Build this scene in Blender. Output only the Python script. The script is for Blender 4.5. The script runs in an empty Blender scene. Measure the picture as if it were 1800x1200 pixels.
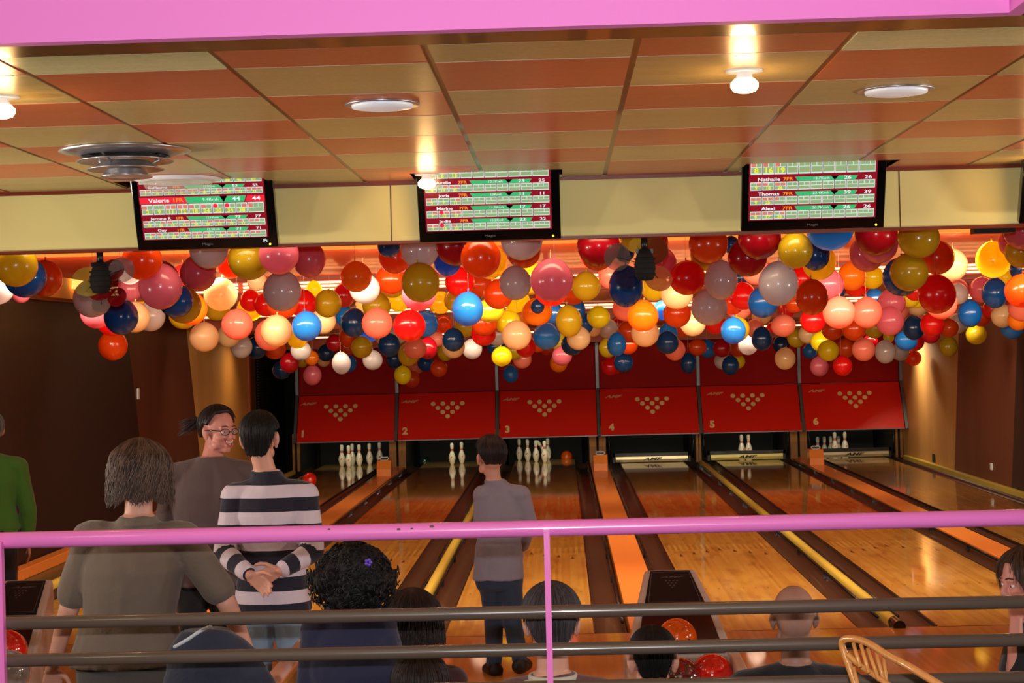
import bpy, bmesh, math, random
from mathutils import Vector, Matrix, noise
random.seed(7)
SC = bpy.context.scene
COL = SC.collection
PI = math.pi
V = Vector

# ---------------------------------------------------------------- camera
FPX, CX, CY = 3100.0, 900.0, 600.0
_psi, _th, _rho = math.atan(87.7 / FPX), math.atan(11.24 / FPX), 0.0255
CAM = V((0, -12.28, 2.0))
_F = V((-math.sin(_psi) * math.cos(_th), math.cos(_psi) * math.cos(_th), math.sin(_th)))
_r0 = V((math.cos(_psi), math.sin(_psi), 0)); _u0 = _r0.cross(_F)
_R = math.cos(_rho) * _r0 - math.sin(_rho) * _u0
_U = math.sin(_rho) * _r0 + math.cos(_rho) * _u0
cd = bpy.data.cameras.new('camera'); cam = bpy.data.objects.new('camera', cd); COL.objects.link(cam)
cam.matrix_world = Matrix(((_R.x, _U.x, -_F.x, CAM.x), (_R.y, _U.y, -_F.y, CAM.y), (_R.z, _U.z, -_F.z, CAM.z), (0, 0, 0, 1)))
cd.sensor_width = 36.0; cd.lens = FPX * 36.0 / 1800.0; cd.clip_start = 0.1; cd.clip_end = 200
SC.camera = cam

def ray(x, y): return (_F * FPX + _R * (x - CX) + _U * (CY - y)) / FPX
def P(x, y, d):                     # the point seen at pixel (x, y) at distance d in front of the camera (along world Y)
    r = ray(x, y); return CAM + r * (d / r.y)
def G(x, y, z=0.0):                 # the point seen at pixel (x, y) on the level z
    r = ray(x, y); return CAM + r * ((z - CAM.z) / r.z)

# ---------------------------------------------------------------- world, exposure, lights
w = bpy.data.worlds.new('world'); SC.world = w; w.use_nodes = True
w.node_tree.nodes['Background'].inputs[0].default_value = (0.55, 0.4, 0.3, 1)
w.node_tree.nodes['Background'].inputs[1].default_value = 0.05
SC.view_settings.view_transform = 'Standard'; SC.view_settings.look = 'None'
SC.view_settings.exposure = 0.0; SC.view_settings.gamma = 1.0
try: SC.view_settings.use_curve_mapping = False
except Exception: pass

def light(name, kind, loc, power, col, size=0.1, size_y=None, aim=None, parent=None, spread=None):
    ld = bpy.data.lights.new(name, kind); o = bpy.data.objects.new(name, ld); COL.objects.link(o)
    ld.energy = power; ld.color = col
    if kind == 'AREA':
        ld.size = size
        if size_y: ld.shape = 'RECTANGLE'; ld.size_y = size_y
        if spread: ld.spread = spread
    else: ld.shadow_soft_size = size
    o.location = loc
    if aim is not None: o.rotation_euler = (V(aim) - V(loc)).to_track_quat('-Z', 'Y').to_euler()
    return o
FLASH = 215.0
_fl = CAM + V((0.0, 0.0, 0.135))
light('camera_flash', 'AREA', _fl, FLASH, (1.0, 0.97, 1.0), 0.05, 0.035, aim=_fl + V((0, 10, 0.25)))
TUBE_POWER = 6.0
# unseen fill lights added behind the camera to brighten the room
light('rear_fill_left', 'AREA', (-3.2, -9.6, 3.5), 14, (1.0, 0.75, 0.5), 1.0, aim=(-3.2, -7.0, 0))
light('rear_fill_right', 'AREA', (3.2, -9.6, 3.5), 14, (1.0, 0.75, 0.5), 1.0, aim=(3.2, -7.0, 0))

# lamps hidden behind the ceiling steps, shining down the lanes
for yy, zz, pw in ((1.08, 2.70, 330), (5.08, 2.48, 170), (10.08, 2.22, 95)):
    light('lane_lamp', 'AREA', (0.4, yy, zz), pw, (1.0, 0.80, 0.52), 9.6, 0.06, aim=(0.4, yy + 1.0, zz - 1.0), spread=2.6)
light('wall_washer', 'AREA', (5.3, 16.2, 2.0), 16, (1.0, 0.82, 0.55), 0.5, 0.1, aim=(5.9, 15.8, 0.6), spread=2.2)
light('wall_washer', 'AREA', (-4.5, 14.6, 2.2), 5, (1.0, 0.62, 0.25), 0.5, 0.1, aim=(-5.2, 14.2, 0.6), spread=2.2)
light('lane_lamp_front', 'AREA', (0.4, -1.6, 2.75), 24, (1.0, 0.76, 0.46), 9.0, 0.1, aim=(0.4, -0.4, 0), spread=2.0)
for x, y in ((-4.9, -5.9), (-4.9, -3.7), (5.5, -5.9), (5.5, -3.7)): light('ceiling_fill', 'AREA', (x, y, 1.75), 30, (1.0, 0.86, 0.70), 0.5, 0.2, aim=(x * 0.1, y + 0.3, 2.97), spread=1.7)  # unseen fill lights added to brighten the lounge ceiling
for x in (-3.69, -1.98, -0.27, 1.44, 3.15, 4.86): light('pin_lamp', 'AREA', (x, 17.62, 0.98), 3.6, (1.0, 0.9, 0.66), 1.2, 0.05, aim=(x, 18.7, 0.1), spread=2.2)

# ---------------------------------------------------------------- materials
def lin(c):
    c = c / 255.0
    return c / 12.92 if c <= 0.04045 else ((c + 0.055) / 1.055) ** 2.4
def rgb(r, g, b): return (lin(r), lin(g), lin(b), 1.0)
MAT = {}
def M(name, col, rough=0.5, metal=0.0, coat=0.0, spec=0.5, emit=0.0, ecol=None, trans=0.0, sss=0.0, alpha=1.0, bump=0.0, bscale=40, sheen=0.0, ior=1.45):
    if name in MAT: return MAT[name]
    m = bpy.data.materials.new(name); m.use_nodes = True; nt = m.node_tree
    b = nt.nodes['Principled BSDF']; i = b.inputs
    i['Base Color'].default_value = col; i['Roughness'].default_value = rough; i['Metallic'].default_value = metal
    i['Coat Weight'].default_value = coat; i['Coat Roughness'].default_value = 0.05
    i['Specular IOR Level'].default_value = spec; i['IOR'].default_value = ior
    if emit: i['Emission Color'].default_value = ecol or col; i['Emission Strength'].default_value = emit
    if trans: i['Transmission Weight'].default_value = trans
    if sheen: i['Sheen Weight'].default_value = sheen; i['Sheen Roughness'].default_value = 0.5
    i['Alpha'].default_value = alpha
    if bump:
        t = nt.nodes.new('ShaderNodeTexCoord'); n = nt.nodes.new('ShaderNodeTexNoise'); n.inputs['Scale'].default_value = bscale
        n.inputs['Detail'].default_value = 4
        bp = nt.nodes.new('ShaderNodeBump'); bp.inputs['Strength'].default_value = bump; bp.inputs['Distance'].default_value = 0.02
        nt.links.new(t.outputs['Object'], n.inputs['Vector']); nt.links.new(n.outputs['Fac'], bp.inputs['Height'])
        nt.links.new(bp.outputs['Normal'], i['Normal'])
    MAT[name] = m; return m
def nodes(m): return m.node_tree.nodes, m.node_tree.links, m.node_tree.nodes['Principled BSDF']

def wood(name, c1, c2, rough, coat, board=0.027, axis='X', length=1.6, grain=0.5, coat_rough=0.06, spec=0.5):
    """boards running along Y (axis X = the board index runs over X)"""
    m = M(name, c1, rough, coat=coat, spec=spec); N, Lk, b = nodes(m)
    b.inputs['Coat Roughness'].default_value = coat_rough
    t = N.new('ShaderNodeTexCoord'); s = N.new('ShaderNodeSeparateXYZ'); Lk.new(t.outputs['Object'], s.inputs[0])
    d = N.new('ShaderNodeMath'); d.operation = 'DIVIDE'; d.inputs[1].default_value = board
    f = N.new('ShaderNodeMath'); f.operation = 'FLOOR'
    across, along = ('X', 'Y') if axis == 'X' else ('Y', 'Z')
    Lk.new(s.outputs[across], d.inputs[0]); Lk.new(d.outputs[0], f.inputs[0])
    wn = N.new('ShaderNodeTexWhiteNoise'); wn.noise_dimensions = '1D'; Lk.new(f.outputs[0], wn.inputs['W'])
    # board ends staggered
    a = N.new('ShaderNodeMath'); a.operation = 'MULTIPLY_ADD'; a.inputs[1].default_value = 5.0
    Lk.new(wn.outputs['Value'], a.inputs[0]); Lk.new(s.outputs[along], a.inputs[2])
    dl = N.new('ShaderNodeMath'); dl.operation = 'DIVIDE'; dl.inputs[1].default_value = length; Lk.new(a.outputs[0], dl.inputs[0])
    fl = N.new('ShaderNodeMath'); fl.operation = 'FLOOR'; Lk.new(dl.outputs[0], fl.inputs[0])
    cx = N.new('ShaderNodeCombineXYZ'); Lk.new(f.outputs[0], cx.inputs[0]); Lk.new(fl.outputs[0], cx.inputs[1])
    w2 = N.new('ShaderNodeTexWhiteNoise'); w2.noise_dimensions = '2D'; Lk.new(cx.outputs[0], w2.inputs['Vector'])
    mp = N.new('ShaderNodeMapping'); mp.inputs['Scale'].default_value = (90, 2.5, 90) if axis == 'X' else (60, 60, 2.5)
    Lk.new(t.outputs['Object'], mp.inputs[0])
    n = N.new('ShaderNodeTexNoise'); n.inputs['Scale'].default_value = 1.0; n.inputs['Detail'].default_value = 5; Lk.new(mp.outputs[0], n.inputs['Vector'])
    mx = N.new('ShaderNodeMix'); mx.data_type = 'FLOAT'; mx.inputs[0].default_value = grain
    Lk.new(w2.outputs['Value'], mx.inputs[2]); Lk.new(n.outputs['Fac'], mx.inputs[3])
    cr = N.new('ShaderNodeValToRGB'); cr.color_ramp.elements[0].color = c2; cr.color_ramp.elements[1].color = c1
    cr.color_ramp.elements[0].position = 0.15; cr.color_ramp.elements[1].position = 0.75
    Lk.new(mx.outputs[0], cr.inputs[0]); Lk.new(cr.outputs[0], b.inputs['Base Color'])
    return m

# ---------------------------------------------------------------- mesh helpers
class MB:
    """collects shapes; build() links them as ONE mesh object"""
    def __init__(s): s.v = []; s.f = []; s.m = []; s.sm = []
    def add(s, vs, fs, mi=0, smooth=False):
        o = len(s.v); s.v += [tuple(p) for p in vs]
        for f in fs: s.f.append([i + o for i in f]); s.m.append(mi); s.sm.append(smooth)
        return s
    def box(s, a, b, mi=0):
        x0, y0, z0 = a; x1, y1, z1 = b
        vs = [(x0, y0, z0), (x1, y0, z0), (x1, y1, z0), (x0, y1, z0), (x0, y0, z1), (x1, y0, z1), (x1, y1, z1), (x0, y1, z1)]
        return s.add(vs, [(0, 3, 2, 1), (4, 5, 6, 7), (0, 1, 5, 4), (1, 2, 6, 5), (2, 3, 7, 6), (3, 0, 4, 7)], mi)
    def obox(s, c, ax, ay, az, mi=0):    # oriented box, half vectors
        c = V(c); vs = [c + sx * ax + sy * ay + sz * az for sz in (-1, 1) for sx, sy in ((-1, -1), (1, -1), (1, 1), (-1, 1))]
        return s.add(vs, [(0, 3, 2, 1), (4, 5, 6, 7), (0, 1, 5, 4), (1, 2, 6, 5), (2, 3, 7, 6), (3, 0, 4, 7)], mi)
    def quad(s, pts, mi=0): return s.add(pts, [tuple(range(len(pts)))], mi)
    def prism(s, poly, x0, x1, mi=0):     # polygon in (y, z) extruded over x
        n = len(poly); vs = [(x0, y, z) for y, z in poly] + [(x1, y, z) for y, z in poly]
        fs = [tuple(range(n - 1, -1, -1)), tuple(range(n, 2 * n))] + [(i, (i + 1) % n, n + (i + 1) % n, n + i) for i in range(n)]
        return s.add(vs, fs, mi)
    def prism_y(s, poly, y0, y1, mi=0, smooth=False):   # polygon in (x, z) extruded over y
        n = len(poly); vs = [(x, y0, z) for x, z in poly] + [(x, y1, z) for x, z in poly]
        fs = [(i, (i + 1) % n, n + (i + 1) % n, n + i) for i in range(n)]
        s.add(vs, fs, mi, smooth); s.v += [tuple(p) for p in vs]; o = len(s.v) - 2 * n
        s.f.append([o + i for i in range(n - 1, -1, -1)]); s.m.append(mi); s.sm.append(False)
        s.f.append([o + n + i for i in range(n)]); s.m.append(mi); s.sm.append(False)
        return s
    def tube(s, pts, r, seg=10, mi=0, cap=True):
        pts = [V(p) for p in pts]; rr = r if isinstance(r, (list, tuple)) else [r] * len(pts)
        vs = []; up = V((0, 0, 1)); prev = None
        for i, p in enumerate(pts):
            t = (pts[min(i + 1, len(pts) - 1)] - pts[max(i - 1, 0)])
            if t.length < 1e-9: t = V((0, 0, 1))
            t.normalize()
            if prev is None:
                a = t.cross(up)
                if a.length < 1e-3: a = t.cross(V((0, 1, 0)))
            else: a = prev - t * prev.dot(t)
            a.normalize(); prev = a; b = t.cross(a)
            for k in range(seg):
                g = 2 * PI * k / seg; vs.append(p + (a * math.cos(g) + b * math.sin(g)) * rr[i])
        fs = []
        for i in range(len(pts) - 1):
            for k in range(seg): fs.append((i * seg + k, i * seg + (k + 1) % seg, (i + 1) * seg + (k + 1) % seg, (i + 1) * seg + k))
        if cap:
            fs.append(tuple(range(seg - 1, -1, -1))); fs.append(tuple((len(pts) - 1) * seg + k for k in range(seg)))
        return s.add(vs, fs, mi, True)
    def lathe(s, prof, c=(0, 0, 0), seg=24, mi=0, mifn=None, axis='Z'):
        c = V(c); vs = []; fs = []; n = len(prof)
        for r, z in prof:
            for k in range(seg):
                g = 2 * PI * k / seg
                vs.append(c + V((r * math.cos(g), r * math.sin(g), z)))
        o = len(s.v); s.v += [tuple(p) for p in vs]
        for i in range(n - 1):
            for k in range(seg):
                s.f.append([o + i * seg + k, o + i * seg + (k + 1) % seg, o + (i + 1) * seg + (k + 1) % seg, o + (i + 1) * seg + k])
                s.m.append(mifn((prof[i][1] + prof[i + 1][1]) / 2) if mifn else mi); s.sm.append(True)
        if prof[0][0] > 1e-6: s.f.append([o + k for k in range(seg - 1, -1, -1)]); s.m.append(mi); s.sm.append(False)
        if prof[-1][0] > 1e-6: s.f.append([o + (n - 1) * seg + k for k in range(seg)]); s.m.append(mi); s.sm.append(False)
        return s
    def ball(s, c, r, seg=20, rings=12, mi=0):
        c = V(c); r3 = r if isinstance(r, (tuple, list)) else (r, r, r)
        vs = [c + V((0, 0, -r3[2]))]; fs = []
        for i in range(1, rings):
            e = -PI / 2 + PI * i / rings
            for k in range(seg):
                g = 2 * PI * k / seg; vs.append(c + V((r3[0] * math.cos(e) * math.cos(g), r3[1] * math.cos(e) * math.sin(g), r3[2] * math.sin(e))))
        vs.append(c + V((0, 0, r3[2]))); top = len(vs) - 1
        for k in range(seg): fs.append((0, 1 + (k + 1) % seg, 1 + k))
        for i in range(rings - 2):
            for k in range(seg): fs.append((1 + i * seg + k, 1 + i * seg + (k + 1) % seg, 1 + (i + 1) * seg + (k + 1) % seg, 1 + (i + 1) * seg + k))
        for k in range(seg): fs.append((1 + (rings - 2) * seg + k, 1 + (rings - 2) * seg + (k + 1) % seg, top))
        return s.add(vs, fs, mi, True)
    def mesh(s, name, mats):
        me = bpy.data.meshes.new(name); me.from_pydata(s.v, [], s.f)
        for m in (mats if isinstance(mats, (list, tuple)) else [mats]): me.materials.append(m)
        me.polygons.foreach_set('material_index', s.m); me.polygons.foreach_set('use_smooth', s.sm)
        me.update(); return me
    def build(s, name, mats, parent=None, bevel=0, **kw):
        o = bpy.data.objects.new(name, s.mesh(name, mats)); COL.objects.link(o)
        if parent: o.parent = parent
        if bevel:
            md = o.modifiers.new('bevel', 'BEVEL'); md.width = bevel; md.segments = 2; md.limit_method = 'ANGLE'; md.angle_limit = 0.6
        for k, v in kw.items(): o[k] = v
        return o
def thing(name, label, cat, loc=(0, 0, 0), rz=0.0, group=None):
    o = bpy.data.objects.new(name, None); COL.objects.link(o); o.empty_display_size = 0.1
    o.location = loc; o.rotation_euler = (0, 0, rz); o['label'] = label; o['category'] = cat
    if group: o['group'] = group
    return o
def tag(o, label, cat, group=None):
    o['label'] = label; o['category'] = cat
    if group: o['group'] = group
    return o
def dup(root, loc=None, label=None, rz=None, group=None):
    r = root.copy(); COL.objects.link(r)
    if loc is not None: r.location = loc
    if rz is not None: r.rotation_euler = (0, 0, rz)
    if label: r['label'] = label
    if group: r['group'] = group
    for ch in list(root.children):
        c = ch.copy(); COL.objects.link(c); c.parent = r
        for g in ch.children:
            d = g.copy(); COL.objects.link(d); d.parent = c
    return r
_tc = {}
def text_geo(s, bold=0.0, shear=0.0):
    k = (s, bold, shear)
    if k in _tc: return _tc[k]
    cu = bpy.data.curves.new('t', 'FONT'); cu.body = s; cu.size = 1.0; cu.align_x = 'CENTER'; cu.align_y = 'CENTER'
    cu.resolution_u = 3; cu.offset = bold; cu.shear = shear
    o = bpy.data.objects.new('t', cu); COL.objects.link(o)
    dg = bpy.context.evaluated_depsgraph_get(); dg.update()
    me = o.evaluated_get(dg).to_mesh(); vs = [v.co.copy() for v in me.vertices]; fs = [tuple(p.vertices) for p in me.polygons]
    o.evaluated_get(dg).to_mesh_clear(); bpy.data.objects.remove(o); bpy.data.curves.remove(cu)
    _tc[k] = (vs, fs); return _tc[k]
def put_text(mb, s, origin, ax, az, h, mi=0, stretch=1.0, bold=0.0, shear=0.0, nrm=None, lift=0.0):
    """flat lettering of height h centred on origin; ax = reading direction, az = up"""
    vs, fs = text_geo(s, bold, shear); o = V(origin); ax = V(ax).normalized(); az = V(az).normalized()
    if nrm is not None: o = o + V(nrm) * lift
    mb.add([o + ax * (v.x * h * 1.35 * stretch) + az * (v.y * h * 1.35) for v in vs], fs, mi)
def frame_copy(o): return o
# ---------------------------------------------------------------- named materials
m_pink = M('pink_gloss_paint', rgb(240, 126, 208), 0.22, coat=0.6)
m_pinkwall = M('pink_wall_paint', rgb(238, 132, 216), 0.55)
m_brownbar = M('grey_brown_enamel', rgb(92, 78, 68), 0.26, coat=0.4)
m_darkbrown = M('dark_brown_board', rgb(88, 48, 28), 0.28, coat=0.5)
m_cream = M('cream_panel', rgb(228, 218, 144), 0.6)
m_black = M('black_plastic', rgb(14, 14, 15), 0.35)
m_blackgloss = M('black_gloss', rgb(8, 8, 9), 0.12, coat=0.3)
m_blackmat = M('black_matt', rgb(10, 9, 9), 0.8)
m_red = M('red_laminate', rgb(222, 30, 12), 0.42)
m_greymetal = M('grey_metal_strip', rgb(120, 120, 128), 0.4, metal=0.6)
m_alu = M('brushed_aluminium', rgb(190, 190, 195), 0.32, metal=0.85)
m_white = M('white_plastic', rgb(225, 225, 228), 0.35)
m_logo = M('beige_print', rgb(240, 208, 150), 0.6)
m_orange = M('orange_laminate', rgb(240, 140, 62), 0.35, coat=0.3)
m_orangelite = M('light_orange_laminate', rgb(242, 158, 82), 0.4)
m_yellow = M('yellow_bumper_vinyl', rgb(216, 188, 78), 0.35, coat=0.3)
m_gutter = M('dark_brown_gutter', rgb(60, 38, 28), 0.36, coat=0.12)
m_rail = M('black_rail', rgb(20, 18, 16), 0.25, coat=0.5)
m_olive = M('olive_catwalk', rgb(96, 78, 44), 0.35)
m_post = wood('brown_wood_post', rgb(176, 122, 50), rgb(128, 82, 30), 0.5, 0.1, board=0.2, axis='Z')
m_lane = wood('lane_wood', rgb(232, 176, 84), rgb(206, 144, 56), 0.3, 1.0, board=0.0267, length=2.3, grain=0.45, coat_rough=0.045)
m_approach = wood('approach_wood', rgb(226, 158, 74), rgb(206, 134, 56), 0.3, 1.0, board=0.0267, length=1.4, grain=0.4, coat_rough=0.05)
def lane_extra():
    # pine boards beyond the splice, with the two woods dovetailed board by board; a few dark scuffs
    N, Lk, b = nodes(m_lane)
    src = b.inputs['Base Color'].links[0].from_socket
    t = N.new('ShaderNodeTexCoord'); s = N.new('ShaderNodeSeparateXYZ'); Lk.new(t.outputs['Object'], s.inputs[0])
    d = N.new('ShaderNodeMath'); d.operation = 'DIVIDE'; d.inputs[1].default_value = 0.0534; Lk.new(s.outputs['X'], d.inputs[0])
    fr = N.new('ShaderNodeMath'); fr.operation = 'FRACT'; Lk.new(d.outputs[0], fr.inputs[0])
    g = N.new('ShaderNodeMath'); g.operation = 'GREATER_THAN'; g.inputs[1].default_value = 0.5; Lk.new(fr.outputs[0], g.inputs[0])
    ma = N.new('ShaderNodeMath'); ma.operation = 'MULTIPLY_ADD'; ma.inputs[1].default_value = 0.45; Lk.new(g.outputs[0], ma.inputs[0]); Lk.new(s.outputs['Y'], ma.inputs[2])
    g2 = N.new('ShaderNodeMath'); g2.operation = 'GREATER_THAN'; g2.inputs[1].default_value = 5.3; Lk.new(ma.outputs[0], g2.inputs[0])
    g3 = N.new('ShaderNodeMath'); g3.operation = 'GREATER_THAN'; g3.inputs[1].default_value = 17.6; Lk.new(s.outputs['Y'], g3.inputs[0])
    mx = N.new('ShaderNodeMix'); mx.data_type = 'RGBA'; mx.blend_type = 'MULTIPLY'; Lk.new(g2.outputs[0], mx.inputs[0])
    Lk.new(src, mx.inputs[6]); mx.inputs[7].default_value = (0.72, 0.68, 0.6, 1)
    m2 = N.new('ShaderNodeMix'); m2.data_type = 'RGBA'; Lk.new(g3.outputs[0], m2.inputs[0]); Lk.new(mx.outputs[2], m2.inputs[6]); m2.inputs[7].default_value = rgb(190, 150, 70)
    no = N.new('ShaderNodeTexNoise'); no.inputs['Scale'].default_value = 2.2; no.inputs['Detail'].default_value = 6
    mp = N.new('ShaderNodeMapping'); mp.inputs['Scale'].default_value = (3, 0.8, 1); Lk.new(t.outputs['Object'], mp.inputs[0]); Lk.new(mp.outputs[0], no.inputs[0])
    cr = N.new('ShaderNodeValToRGB'); cr.color_ramp.elements[0].position = 0.3; cr.color_ramp.elements[0].color = (0.7, 0.6, 0.5, 1); cr.color_ramp.elements[1].position = 0.5
    Lk.new(no.outputs['Fac'], cr.inputs[0])
    m3 = N.new('ShaderNodeMix'); m3.data_type = 'RGBA'; m3.blend_type = 'MULTIPLY'; m3.inputs[0].default_value = 1
    Lk.new(m2.outputs[2], m3.inputs[6]); Lk.new(cr.outputs[0], m3.inputs[7]); Lk.new(m3.outputs[2], b.inputs['Base Color'])
    # slight waviness of the lacquer, mostly felt near the foul line
    nb = N.new('ShaderNodeTexNoise'); nb.inputs['Scale'].default_value = 30; Lk.new(t.outputs['Object'], nb.inputs[0])
    bp = N.new('ShaderNodeBump'); bp.inputs['Strength'].default_value = 0.02; bp.inputs['Distance'].default_value = 0.01
    Lk.new(nb.outputs['Fac'], bp.inputs['Height']); Lk.new(bp.outputs[0], b.inputs['Coat Normal'])
lane_extra()
m_dart = M('dark_inlay', rgb(92, 46, 20), 0.4, coat=0.8)
def panelwood(name, c1, c2):
    return wood(name, c1, c2, 0.6, 0.05, board=0.35, axis='Y', length=9, grain=0.75, coat_rough=0.3)
m_wtan = panelwood('tan_wood_panel', rgb(208, 158, 92), rgb(186, 134, 70))
m_wbrown = panelwood('red_brown_wood_panel', rgb(122, 70, 50), rgb(100, 54, 38))
m_wdark = panelwood('dark_wood_panel', rgb(66, 44, 42), rgb(50, 34, 34))
m_wmaroon = panelwood('maroon_wood_panel', rgb(34, 10, 12), rgb(24, 7, 8))
m_wredbrown = panelwood('brown_wood_panel', rgb(92, 44, 26), rgb(74, 32, 18))
m_carpet = M('dark_carpet', rgb(52, 30, 30), 0.95)
m_tile_o = wood('orange_ceiling_tile', rgb(190, 100, 66), rgb(168, 84, 54), 0.33, 0.12, board=0.07, axis='Y', length=9, grain=0.88, coat_rough=0.22)
m_tile_c = wood('cream_ceiling_tile', rgb(184, 164, 108), rgb(160, 140, 88), 0.33, 0.12, board=0.07, axis='Y', length=9, grain=0.88, coat_rough=0.22)
m_tile_p = wood('pale_ceiling_tile', rgb(220, 220, 168), rgb(172, 178, 124), 0.35, 0.2, board=0.05, axis='Y', length=0.3, grain=0.6, coat_rough=0.3)
m_tbar = M('brown_ceiling_bar', rgb(116, 76, 44), 0.35, coat=0.3)
m_tline = M('pale_ceiling_line', rgb(196, 160, 128), 0.4)
m_lacq = M('orange_lacquer_ceiling', rgb(206, 72, 20), 0.42, coat=0.1)
m_rib = M('ribbed_red_brown', rgb(150, 62, 36), 0.5)
m_tubes = M('warm_tube_light', rgb(255, 190, 110), 0.4, emit=TUBE_POWER, ecol=(1.0, 0.55, 0.2, 1))
m_glow = M('amber_diffuser', rgb(255, 140, 40), 0.4, emit=0.9, ecol=(1.0, 0.34, 0.05, 1))

LX = [-3.755, -1.955, -0.35, 1.473, 3.08, 4.864]       # lane centres
LW = 0.527
NW = ['one', 'two', 'three', 'four', 'five', 'six']
# ---------------------------------------------------------------- setting
def structure(mb, name, mats, **kw):
    o = mb.build(name, mats, **kw); o['kind'] = 'structure'; return o
XL, XR = -5.1, 5.74
structure(MB().box((XL, -5.5, -0.3), (XR, 0.0, 0.0)), 'floor', [m_approach])
structure(MB().box((XL, 0.0, -0.32), (XR, 20.4, -0.16)), 'floor', [m_blackmat])
structure(MB().box((XL, -6.6, -0.5), (XR, -5.5, -0.2)), 'floor', [m_carpet])
structure(MB().box((XL - 3, -16, 0.2), (XR + 3, -6.6, 0.5)), 'floor', [m_carpet])
# left wall: three slanted wood panels, then the dark louvred end
def wallband(x, t, y0b, y0t, y1b, y1t, z0, z1, mi, mb):
    a = [(x, y0b, z0), (x, y1b, z0), (x, y1t, z1), (x, y0t, z1)]; b = [(x + t, p[1], p[2]) for p in a]
    mb.add(a + b, [(0, 1, 2, 3), (4, 7, 6, 5), (0, 4, 5, 1), (1, 5, 6, 2), (2, 6, 7, 3), (3, 7, 4, 0)], mi)
wl = MB()
wallband(XL, -0.1, -16, -16, 9.3, 8.2, -0.3, 2.58, 0, wl)
wallband(XL, -0.1, 9.3, 8.2, 12.6, 11.5, -0.3, 2.58, 1, wl)
wallband(XL, -0.1, 12.6, 11.5, 16.2, 16.2, -0.3, 2.58, 2, wl)
wallband(XL, -0.1, 16.2, 16.2, 20.4, 20.4, -0.3, 2.58, 3, wl)
structure(wl, 'wall_left', [m_wmaroon, m_wredbrown, m_wtan, m_blackmat])
structure(MB().box((XL, 16.15, 0), (XL + 0.03, 16.28, 2.58)), 'trim_1', [M('orange_trim', rgb(176, 84, 40), 0.5)])
structure(MB().box((XL, 16.3, 0), (XL + 0.02, 16.75, 2.58)), 'trim_2', [m_olive])
lv = MB()
for k in range(46): lv.box((XL + 0.002, 17.0, 0.35 + k * 0.045), (XL + 0.03, 19.0, 0.37 + k * 0.045))
tag(lv.build('louvre_panel', M('dark_louvre', rgb(30, 26, 22), 0.6)), 'black louvred panel on the left wall beside the machine of lane one', 'panel')
structure(MB().box((XL - 0.5, -2.0, 2.585), (XL + 0.05, 18, 2.62)), 'trim_3', [M('brown_ledge', rgb(120, 62, 26), 0.5)])
structure(MB().box((XL - 0.6, -2.1, 2.3), (XL - 0.5, 20.4, 3.3)), 'wall_left', [M('warm_plaster', rgb(216, 140, 70), 0.7)])
# right wall
wr = MB()
wallband(XR, 0.1, -16, -16, 10.7, 9.8, -0.3, 3.3, 2, wr)
wallband(XR, 0.1, 10.7, 9.8, 14.0, 13.1, -0.3, 3.3, 1, wr)
wallband(XR, 0.1, 14.0, 13.1, 20.4, 20.4, -0.3, 3.3, 0, wr)
structure(wr, 'wall_right', [m_wtan, m_wbrown, m_wdark])
structure(MB().box((XL - 1, 20.4, -0.3), (XR + 1, 20.5, 3.3)), 'wall_back', [m_blackmat])
structure(MB().box((XL - 3, -16.1, 0), (XR + 3, -16, 4)), 'wall_front', [m_wbrown])
# ceiling of the lounge: checkerboard of lacquered boards at 2.97 m
ZC = 2.97; TX0, TP, TY0, TYP = -0.417, 0.684, -6.33, 0.671
YH = -2.18
TVX = [-2.045, -0.394, 1.45, 3.04]
ct = MB()
rows = [(-6.68, TY0)] + [(TY0 + TYP * k, TY0 + TYP * (k + 1)) for k in range(6)] ; rows[-1] = (rows[-1][0], -2.62)
for ri, (ya, yb) in enumerate(rows):
    for ci in range(-7, 10):
        xa, xb = TX0 + TP * ci, TX0 + TP * (ci + 1)
        xa, xb = max(xa, XL), min(xb, XR)
        if xb <= xa: continue
        odd = (ri + ci) % 2
        mi = 0 if odd == 0 else 1
        if ri == 0: mi = 3 if (ci % 4 == 2 and mi == 0) else mi
        ct.box((xa + 0.012, ya + 0.004, ZC), (xb - 0.012, yb - 0.004, ZC + 0.02), {0: 1, 1: 0, 3: 3}[mi])
ct.box((XL, -6.68, ZC + 0.004), (XR, -2.62, ZC + 0.03), 2)
for ya, yb in rows[1:]:
    for ci in range(-7, 10):
        a, c = max(TX0 + TP * ci + 0.014, XL), min(TX0 + TP * (ci + 1) - 0.014, XR)
        if c > a: ct.box((a, ya - 0.005, ZC - 0.001), (c, ya + 0.003, ZC + 0.01), 4)
# last strip, notched round the screens
edges = [XL]
for x in TVX: edges += [x - 0.42, x + 0.42]
edges += [XR]
for k in range(0, len(edges), 2):
    xa, xb = edges[k], edges[k + 1]
    ct.box((xa, -2.62, ZC + 0.004), (xb, YH, ZC + 0.03), 2)
    for ci in range(-7, 10):
        a, b = max(TX0 + TP * ci + 0.012, xa), min(TX0 + TP * (ci + 1) - 0.012, xb)
        if b > a: ct.box((a, -2.62, ZC), (b, YH, ZC + 0.02), 1 if (6 + ci) % 2 == 0 else 0)
structure(ct, 'ceiling', [m_tile_o, m_tile_c, m_tbar, m_tile_p, m_tline])
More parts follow.
